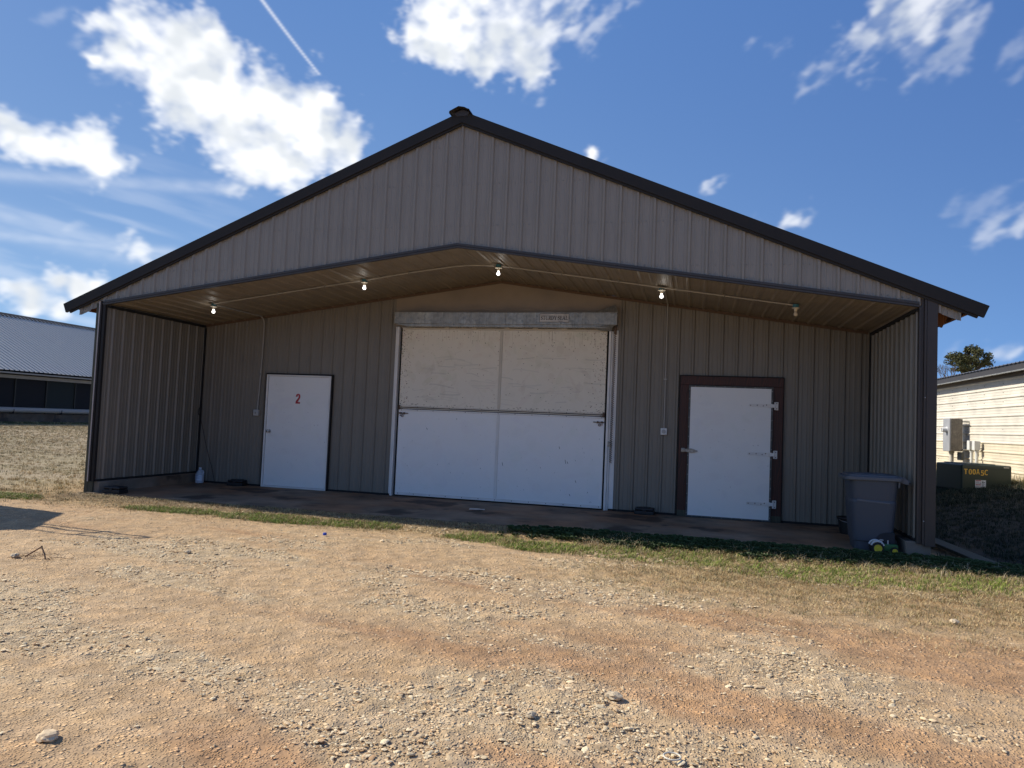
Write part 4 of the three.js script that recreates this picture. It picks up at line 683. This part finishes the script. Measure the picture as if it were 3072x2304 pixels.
// toy tractor
{
  const t = thing('toy_tractor', 'small green toy tractor with yellow wheel rims in front of the trash cart', 'toy tractor', [5.575, 0.0, 0.02], 0.02);
  const gr = M([0.02, 0.11, 0.03], { roughness: 0.4 }), ye = M([0.62, 0.50, 0.03], { roughness: 0.4 }), bk = M([0.014, 0.014, 0.014], { roughness: 0.8 }), wh = M([0.55, 0.55, 0.55], { roughness: 0.4 });
  const tyre = (r, w) => { const g = [ni(new THREE.TorusGeometry(r - w * 0.5, w * 0.52, 10, 30))]; for (let i = 0; i < 16; i++) { const a = i / 16 * 2 * Math.PI; g.push(ni(new THREE.BoxGeometry(0.010, 0.008, w * 0.95).rotateZ(a).translate(Math.cos(a) * (r), Math.sin(a) * (r), 0))); } return mg(g); };
  const wheel = (x, y, z, r, w) => { const o = part(t, 'wheel', tyre(r, w).translate(x, y, z), bk); const s = Math.sign(z); part(o, 'rim', [cyl(r - w * 0.72, r - w * 0.62, [x, y, z - s * 0.012], [x, y, z + s * 0.012], 24), ni(new THREE.TorusGeometry(r - w * 0.72, 0.006, 6, 24).translate(x, y, z + s * 0.014)), cyl(0.012, 0.010, [x, y, z + s * 0.01], [x, y, z + s * 0.022], 12)], ye); };
  for (const s of [-1, 1]) { wheel(-0.065, 0.068, s * 0.068, 0.068, 0.036); wheel(0.125, 0.044, s * 0.055, 0.043, 0.026); }
  part(t, 'hood', [rbox(0.0, 0.165, 0.055, 0.118, -0.032, 0.032, 0.012, 3), rbox(0.158, 0.172, 0.058, 0.108, -0.028, 0.028, 0.006)], gr);
  part(t, 'chassis', [rbox(-0.11, 0.15, 0.038, 0.06, -0.026, 0.026, 0.006), rbox(-0.09, 0.0, 0.055, 0.09, -0.03, 0.03, 0.008)], gr);
  for (const s of [-1, 1]) part(t, 'fender', tube([[-0.135, 0.10, s * 0.052], [-0.11, 0.135, s * 0.052], [-0.065, 0.150, s * 0.052], [-0.02, 0.135, s * 0.052], [0.005, 0.10, s * 0.052]], 0.013, 16, 8), wh);
  part(t, 'seat', [rbox(-0.085, -0.035, 0.09, 0.105, -0.028, 0.028, 0.006), rbox(-0.095, -0.08, 0.10, 0.15, -0.028, 0.028, 0.006)], ye);
  part(t, 'steering_wheel', [ni(new THREE.TorusGeometry(0.022, 0.004, 6, 18).rotateX(1.1).translate(-0.012, 0.158, 0)), cyl(0.004, 0.004, [0.012, 0.11, 0], [-0.012, 0.158, 0], 8), cyl(0.006, 0.006, [0.06, 0.115, 0.012], [0.06, 0.165, 0.012], 8)], wh);
}
// plank lying by the right corner
{
  const g = new RoundedBoxGeometry(0.17, 0.04, 1.95, 2, 0.006); const o = new THREE.Mesh(metric(g), mat.greyWood); o.name = 'wood_plank'; o.position.set(6.62, 0.005, -0.62); o.rotation.set(0.02, 0.10, 0.08); o.castShadow = o.receiveShadow = true; scene.add(tag(o, 'weathered grey wooden plank lying on dark ground right of the corner board', 'plank'));
}

// ------------------------------------------------------------------ trees behind
{
  const t = thing('evergreen_tree', 'dark green broad crowned tree rising behind the cream building', 'tree', [34.1, 0, -85.0]);
  const bark = M([0.10, 0.08, 0.06], { roughness: 0.95 }), leafM = new THREE.MeshStandardMaterial({ color: 0xffffff, roughness: 0.85, side: THREE.DoubleSide });
  const gs = [cyl(0.22, 0.15, [0, 0, 0], [0.1, 8.6, 0], 10)], clumps = [];
  for (let i = 0; i < 85; i++) { let x, y, z; do { x = rr(-1, 1); y = rr(-1, 1); z = rr(-1, 1); } while (x * x + y * y + z * z > 1 || (y < -0.2 && x * x + z * z > 0.8) || (x < -0.55 && y > 0.45)); const c = [x * 2.35 + 0.25, 10.75 + y * 1.55 + 0.12 * x, z * 2.2]; clumps.push(c); if (i % 3 === 0) gs.push(tube([[0.1, rr(7.6, 8.8), 0], [c[0] * 0.45, mix(8.9, c[1], 0.4), c[2] * 0.45], [c[0] * 0.95, c[1] - 0.1, c[2] * 0.95]], rr(0.03, 0.06), 8, 5)); }
  part(t, 'trunk', gs, bark);
  const pos = [], col = [], v = new THREE.Vector3(), q = new THREE.Quaternion(), eu = new THREE.Euler();
  for (const c of clumps) { const r = rr(0.32, 0.62); for (let k = 0; k < 85; k++) { let x, y, z; do { x = rr(-1, 1); y = rr(-1, 1); z = rr(-1, 1); } while (x * x + y * y + z * z > 1); const o = [c[0] + x * r * 1.25, c[1] + y * r * 0.62, c[2] + z * r * 1.25], s = rr(0.05, 0.12); q.setFromEuler(eu.set(rr(-1.2, 1.2), rnd() * 6.28, rr(-1.2, 1.2))); const k2 = rr(0.6, 1.35), cc = [0.085 * k2 * rr(0.9, 1.25), 0.092 * k2, 0.032 * k2]; for (const p of [[-1, 0, -0.45], [1, 0, -0.45], [1.3, 0, 0.5], [-1, 0, -0.45], [1.3, 0, 0.5], [-0.8, 0, 0.5]]) { v.set(p[0] * s, 0.15 * s * p[0], p[2] * s).applyQuaternion(q); pos.push(o[0] + v.x, o[1] + v.y, o[2] + v.z); col.push(...cc); } } }
  const g = new THREE.BufferGeometry(); g.setAttribute('position', new THREE.Float32BufferAttribute(pos, 3)); g.setAttribute('color', new THREE.Float32BufferAttribute(col, 3)); g.computeVertexNormals(); leafM.vertexColors = true; part(t, 'crown', g, leafM);
  const b = thing('bare_tree', 'leafless grey tree just left of the green crowned tree behind the cream building', 'tree', [32.2, 0, -85.4]); const br = [];
  const grow = (p, d, l, r, n) => { const e = p.clone().addScaledVector(d, l); br.push(cyl(r, r * 0.7, p.toArray(), e.toArray(), n > 3 ? 6 : 4)); if (!n) return; const m = n > 4 ? 3 : 2 + (rnd() < 0.4 ? 1 : 0); for (let i = 0; i < m; i++) { const dd = d.clone().add(new THREE.Vector3(rr(-0.75, 0.6), rr(-0.05, 0.5), rr(-0.6, 0.6))).normalize(); grow(e, dd, l * rr(0.62, 0.85), r * 0.66, n - 1); } };
  br.push(cyl(0.13, 0.09, [0, 0, 0], [0.1, 7.4, 0], 8)); for (const k of [-0.45, -0.1, 0.25]) grow(new THREE.Vector3(0.1, 7.3, 0), new THREE.Vector3(k, 1, rr(-0.2, 0.2)).normalize(), 0.95, 0.06, 5);
  part(b, 'trunk', [br[0]].concat(br.slice(1, 4)), M([0.13, 0.10, 0.08], { roughness: 0.9 })); part(b, 'branches', br.slice(4), M([0.15, 0.12, 0.095], { roughness: 0.9 }));
}

// ------------------------------------------------------------------ trailer with a ladder rack that shades the left of the yard (just out of view)
{
  const t = thing('utility_trailer', 'boxy utility trailer with ladder rack just outside the left edge, casting the shadow there', 'trailer', [-8.68, -0.05, 2.86], 0.6), m = M([0.45, 0.45, 0.43], { map: paintMap });
  part(t, 'body', rbox(-1.5, 1.5, 0.55, 2.42, -0.76, 0.76, 0.04), m);
  part(t, 'step_bumper', rbox(1.5, 1.72, 0.5, 0.8, -0.5, 0.5, 0.02), mat.trimDark); part(t, 'tail_hood', rbox(1.5, 1.68, 1.75, 2.15, -0.1, 0.76, 0.02), mat.trimDark);
  for (const s of [-1, 1]) { part(t, 'wheel', cyl(0.36, 0.36, [-0.3, 0.36, s * 0.58], [-0.3, 0.36, s * 0.8], 24), mat.black); }
  t.updateMatrixWorld(); const P = (x, y, z) => t.worldToLocal(new THREE.Vector3(x, y, z)).toArray();
  const bar = (a, b, r = 0.02) => cyl(r, r, P(...a), P(...b), 8);
  part(t, 'ladder_rack', [bar([-9.0, 3.2, 2.14], [-6.7, 3.2, 2.38]), bar([-8.9, 3.2, 2.55], [-6.9, 3.2, 2.62]), bar([-8.8, 3.2, 2.30], [-6.75, 3.2, 2.47], 0.012), bar([-6.72, 3.2, 2.36], [-6.92, 3.2, 2.62]), bar([-7.35, 3.2, 2.26], [-7.55, 3.2, 2.64]), bar([-8.6, 3.2, 2.18], [-8.6, 3.2, 2.6]), bar([-8.6, 2.36, 2.4], [-8.6, 3.2, 2.4], 0.03), bar([-7.9, 2.36, 2.4], [-7.6, 3.2, 2.4], 0.025)], mat.dullGalv);
}

// ------------------------------------------------------------------ rocks one can point at
function rockGeom(s, flat = 0.6, det = 2) { const g = new THREE.IcosahedronGeometry(1, det), p = g.attributes.position; for (let i = 0; i < p.count; i++) { const x = p.getX(i), y = p.getY(i), z = p.getZ(i), k = 0.66 + 0.36 * fbm(x * 1.4 + s * 7 + 20, (y + z * 1.7) * 1.3 + s * 3 + 20, 3) + 0.30 * h2(Math.round(x * 50) + s * 13, Math.round(y * 50) * 7 + Math.round(z * 50) * 31); p.setXYZ(i, x * k * 1.2, y * k * flat, z * k); } g.computeVertexNormals(); return g; }
const rockM = M([0.68, 0.52, 0.33], { roughness: 0.95 }), rockMap = M([0.92, 0.74, 0.50], { map: gritMap, roughness: 0.95 });
[[2.95, 5.74, 0.055, 'tan fist sized rock beside a small dark hole, right of centre foreground'], [2.58, 6.13, 0.035, 'small upright pale rock in the foreground below the larger tan rock'], [0.66, 7.10, 0.06, 'dark sided flat rock near the lower left corner'], [-1.55, 3.35, 0.04, 'dark rock lying left of centre, midway to the barn'], [-2.78, 4.18, 0.055, 'grey rock at left beside the dry stick pile'], [2.42, 7.02, 0.065, 'broad pale rock at the bottom edge in the middle'], [5.4, 3.1, 0.05, 'pale stone in the dry grass below the porch right end']].forEach(([x, z, r, label], i) => {
  const o = new THREE.Mesh(rockGeom(i, 0.62), i % 3 === 2 ? rockM : rockMap); o.name = numbered('rock'); r *= 0.66; o.scale.setScalar(r); o.position.set(x, groundY(x, z) + r * 0.42, z); o.rotation.y = i * 1.3; o.castShadow = o.receiveShadow = true; scene.add(tag(o, label, 'rock', 'single rocks on the gravel yard'));
});
{
  const o = new THREE.Mesh(new THREE.LatheGeometry([[0, 0.018], [0.013, 0.018], [0.015, 0.014], [0.0155, 0.0], [0.0135, 0.0]].map((q) => new THREE.Vector2(...q)), 20), M([0.01, 0.06, 0.42], { roughness: 0.4 })); o.name = 'bottle_cap'; o.scale.setScalar(1.5); o.position.set(-0.9, groundY(-0.9, 1.76) + 0.012, 1.76); scene.add(tag(o, 'blue plastic bottle cap on the dirt left of centre', 'bottle cap'));
  const r = new THREE.Mesh(new THREE.TorusGeometry(0.037, 0.004, 8, 30).rotateX(Math.PI / 2), M([0.6, 0.56, 0.46])); r.name = 'plastic_ring'; r.position.set(3.27, groundY(3.27, 6.38) + 0.016, 6.38); scene.add(tag(r, 'pale plastic ring on the gravel at the bottom edge', 'ring'));
  const st = [], hx = -2.55, hz = 4.12, hy = groundY(hx, hz); st.push(tube([[hx - 0.14, hy + 0.01, hz + 0.03], [hx - 0.03, hy + 0.085, hz], [hx + 0.01, hy + 0.11, hz]], 0.008, 10, 5), tube([[hx, hy + 0.11, hz], [hx + 0.06, hy + 0.05, hz + 0.02], [hx + 0.10, hy + 0.0, hz + 0.04]], 0.007, 10, 5));
  for (let i = 0; i < 26; i++) { const a = rnd() * 6.28, x = hx + rr(-0.22, 0.25), z = hz + rr(-0.1, 0.14), l = rr(0.06, 0.2); st.push(tube([[x, hy + 0.008, z], [x + Math.cos(a) * l * 0.5, hy + rr(0.012, 0.05), z + Math.sin(a) * l * 0.5], [x + Math.cos(a) * l, hy + 0.006, z + Math.sin(a) * l]], 0.0016, 4, 4)); }
  const o2 = new THREE.Mesh(mg(st), M([0.20, 0.12, 0.07], { roughness: 0.9 })); o2.name = 'stick_pile'; o2.castShadow = true; scene.add(tag(o2, 'small pile of dry sticks and straw at the left of the yard', 'sticks'));
}

// ------------------------------------------------------------------ gravel
{
  const G = [0, 1, 2].map((i) => rockGeom(40 + i, 0.42 + 0.1 * i, 1)); const list = [[], [], []];
  let guard = 0, n = 0; const N = 62000;
  while (n < N && guard++ < 1.2e6) {
    const z = 0.35 + 8.1 * Math.pow(rnd(), 0.8), x = rr(-7, 9.5);
    const m = gravelMask(x, z), near = ss(0.5, 6, z); if (rnd() > 0.10 + 0.90 * m * m) continue;
    let r = 0.0038 * Math.pow(rnd() + 0.010, -0.40); if (r > 0.017) r = rr(0.007, 0.019); if (m < 0.2 && r > 0.009) r *= 0.55; r *= mix(1.15, 0.95, near); if (m < 0.3) r *= 0.8;
    if (z < 3.5 && r < 0.005) continue;
    list[n % 3].push([x, z, r]); n++;
  }
  const mt = new THREE.MeshStandardMaterial({ color: 0xffffff, roughness: 0.95, side: THREE.DoubleSide }), d = new THREE.Object3D(), c = new THREE.Color();
  list.forEach((l, k) => {
    const im = new THREE.InstancedMesh(G[k], mt, l.length); l.forEach(([x, z, r], i) => {
      d.position.set(x, groundY(x, z) + r * rr(-0.25, 0.2) + 0.003, z); d.rotation.set(rr(-0.25, 0.25), rnd() * 6.28, rr(-0.25, 0.25)); d.scale.set(r * rr(0.8, 1.7), r * rr(0.45, 0.95), r); d.updateMatrix(); im.setMatrixAt(i, d.matrix);
      const b = rr(0.75, 1.2), w = rnd(), cc = mix3([0.72, 0.58, 0.37], w < 0.6 ? [0.65, 0.45, 0.25] : [0.56, 0.35, 0.18], ss(0.35, 0.9, rnd())); im.setColorAt(i, c.setRGB(cc[0] * b, cc[1] * b, cc[2] * b));
    });
    im.name = numbered('gravel'); im.castShadow = im.receiveShadow = true; scene.add(tag(im, 'loose pale gravel scattered over the yard', 'gravel', null, 'stuff'));
  });
}

// ------------------------------------------------------------------ grass
function tuft(n, h, spread, bend, wid) {
  const pos = [];
  for (let i = 0; i < n; i++) {
    const a = rnd() * 6.283, r = spread * Math.sqrt(rnd()), x = Math.cos(a) * r, z = Math.sin(a) * r, b = rnd() * 6.283, hh = h * rr(0.55, 1.1), bd = bend * rr(0.3, 1.2) * hh, w = wid * rr(0.7, 1.2), px = Math.cos(b + 1.57) * w, pz = Math.sin(b + 1.57) * w, mx = x + Math.cos(b) * bd * 0.35, mz = z + Math.sin(b) * bd * 0.35, my = hh * 0.6, tx = x + Math.cos(b) * bd, tz = z + Math.sin(b) * bd, ty = hh * (1 - 0.25 * Math.min(1, bend));
    pos.push(x - px, 0, z - pz, x + px, 0, z + pz, mx + px * 0.7, my, mz + pz * 0.7, x - px, 0, z - pz, mx + px * 0.7, my, mz + pz * 0.7, mx - px * 0.7, my, mz - pz * 0.7, mx - px * 0.7, my, mz - pz * 0.7, mx + px * 0.7, my, mz + pz * 0.7, tx, ty, tz);
  }
  const g = new THREE.BufferGeometry(); g.setAttribute('position', new THREE.Float32BufferAttribute(pos, 3)); g.computeVertexNormals(); return g;
}
const leafMat = new THREE.MeshStandardMaterial({ color: 0xffffff, roughness: 0.8, side: THREE.DoubleSide });
function grass(name, label, geo, pts, colour) {
  const im = new THREE.InstancedMesh(geo, leafMat, pts.length), d = new THREE.Object3D(), c = new THREE.Color();
  pts.forEach(([x, z, s], i) => { d.position.set(x, groundY(x, z) - 0.004, z); d.rotation.set(0, rnd() * 6.28, 0); d.scale.setScalar(s); d.updateMatrix(); im.setMatrixAt(i, d.matrix); const k = colour(x, z); im.setColorAt(i, c.setRGB(...k)); });
  im.name = name; im.castShadow = im.receiveShadow = true; scene.add(tag(im, label, 'grass', null, 'stuff')); return im;
}
const scatter = (n, x0, x1, z0, z1, dens, size) => { const p = []; let g = 0; while (p.length < n && g++ < n * 30) { const x = rr(x0, x1), z = rr(z0, z1); if (rnd() < dens(x, z)) p.push([x, z, size(x, z)]); } return p; };
const green = () => { const k = rr(0.7, 1.3), y = rnd(); return y < 0.34 ? [0.40 * k, 0.30 * k, 0.14 * k] : [mix(0.13, 0.23, y) * k, mix(0.21, 0.29, y) * k, 0.035 * k]; };
const straw = () => { const k = rr(0.6, 1.2), y = rnd(); return y < 0.2 ? [0.15 * k, 0.14 * k, 0.045 * k] : y < 0.5 ? [0.38 * k, 0.25 * k, 0.11 * k] : [0.56 * k, 0.43 * k, 0.22 * k]; };
const off = (x, z) => !(Math.abs(x) < 6.16 && z < 0.085);
grass('green_grass', 'short green grass tufts along the front edge of the slab', tuft(9, 0.045, 0.035, 0.8, 0.0022), scatter(9500, -8, 9.6, 0.05, 2.3, (x, z) => off(x, z) ? greenMask(x, z) * (x > 2.5 ? 0.55 : 1) : 0, () => rr(0.6, 1.5)), green);
grass('dry_grass', 'dry straw coloured grass along the barn front and over the right of the yard', tuft(8, 0.04, 0.05, 1.6, 0.0020), scatter(26000, -10, 10.5, 0.05, 5.2, (x, z) => off(x, z) ? Math.pow(strawMask(x, z), 1.3) * 0.9 : 0, (x, z) => rr(0.5, 1.3) * (z < 0.9 && x > 2 ? 1.5 : 1)), straw);
grass('field_grass', 'dry tan field grass between the barn and the poultry house', tuft(10, 0.075, 0.10, 1.1, 0.0035), scatter(60000, -31.5, -6.2, -38, 2.4, (x, z) => z > 0.4 - (x + 6) * 0.5 ? 0.25 : ss(0.2, 0.6, fbm(x * 0.5, z * 0.8, 3) + 0.15), (x, z) => rr(0.4, 1.0) * (x < -30.5 ? 2.4 : 1)), (x, z) => { if (x < -30.3 && rnd() < 0.7) { const k = rr(0.7, 1.2); return [0.08 * k, 0.10 * k, 0.03 * k]; } return straw(); });
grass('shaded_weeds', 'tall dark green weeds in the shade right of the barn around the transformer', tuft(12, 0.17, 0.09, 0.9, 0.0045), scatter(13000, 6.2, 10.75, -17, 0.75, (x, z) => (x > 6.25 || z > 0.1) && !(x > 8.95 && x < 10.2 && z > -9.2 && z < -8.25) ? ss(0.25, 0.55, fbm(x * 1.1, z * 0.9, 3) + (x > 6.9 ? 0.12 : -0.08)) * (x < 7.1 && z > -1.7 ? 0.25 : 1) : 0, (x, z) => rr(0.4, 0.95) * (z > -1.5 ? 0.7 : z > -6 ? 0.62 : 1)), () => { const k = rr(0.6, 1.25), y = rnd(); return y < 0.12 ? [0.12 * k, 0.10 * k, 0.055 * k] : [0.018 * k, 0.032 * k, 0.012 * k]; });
grass('wall_weeds', 'sunlit dry weeds along the foot of the cream wall', tuft(12, 0.30, 0.12, 0.7, 0.004), scatter(420, 10.2, 10.75, -22, -5, () => 0.8, () => rr(0.5, 1.25)), straw);
grass('straw_stalks', 'taller pale straw stalks standing along the shadow edge right of centre', tuft(5, 0.13, 0.05, 0.8, 0.0016), scatter(520, 2.0, 9.0, 0.4, 1.15, (x, z) => ss(0.45, 0.7, fbm(x * 1.6, z * 2, 3) + 0.12), () => rr(0.5, 1.2)), () => { const k = rr(0.8, 1.15); return [0.52 * k, 0.42 * k, 0.26 * k]; });
// leafy low weeds in the shade strip by the slab
{
  const pos = []; for (let i = 0; i < 16; i++) { const a = rnd() * 6.283, l = rr(0.02, 0.05), t = rr(0.015, 0.045), w = l * 0.35, c = Math.cos(a), s = Math.sin(a), b = rr(0, 0.02); const P = (q, e, y) => [c * q - s * e, y, s * q + c * e]; pos.push(...P(b, 0, 0.006), ...P(b + l * 0.5, w, t), ...P(b + l, 0, t * 0.9), ...P(b, 0, 0.006), ...P(b + l, 0, t * 0.9), ...P(b + l * 0.5, -w, t)); }
  const g = new THREE.BufferGeometry(); g.setAttribute('position', new THREE.Float32BufferAttribute(pos, 3)); g.computeVertexNormals();
  grass('leafy_weeds', 'low leafy green weeds along the shaded slab edge', g, scatter(2300, 0.6, 7.2, 0.07, 0.95, (x, z) => off(x, z) ? ss(0.8, 2.4, x) * ss(0.85, 0.35, z + 0.5 * (fbm(x * 2, z * 2, 3) - 0.5)) : 0, () => rr(0.7, 1.6)), () => { const k = rr(0.6, 1.2); return [0.045 * k, 0.080 * k, 0.022 * k]; });
}

renderer.shadowMap.type = THREE.PCFSoftShadowMap;
renderer.render(scene, camera);
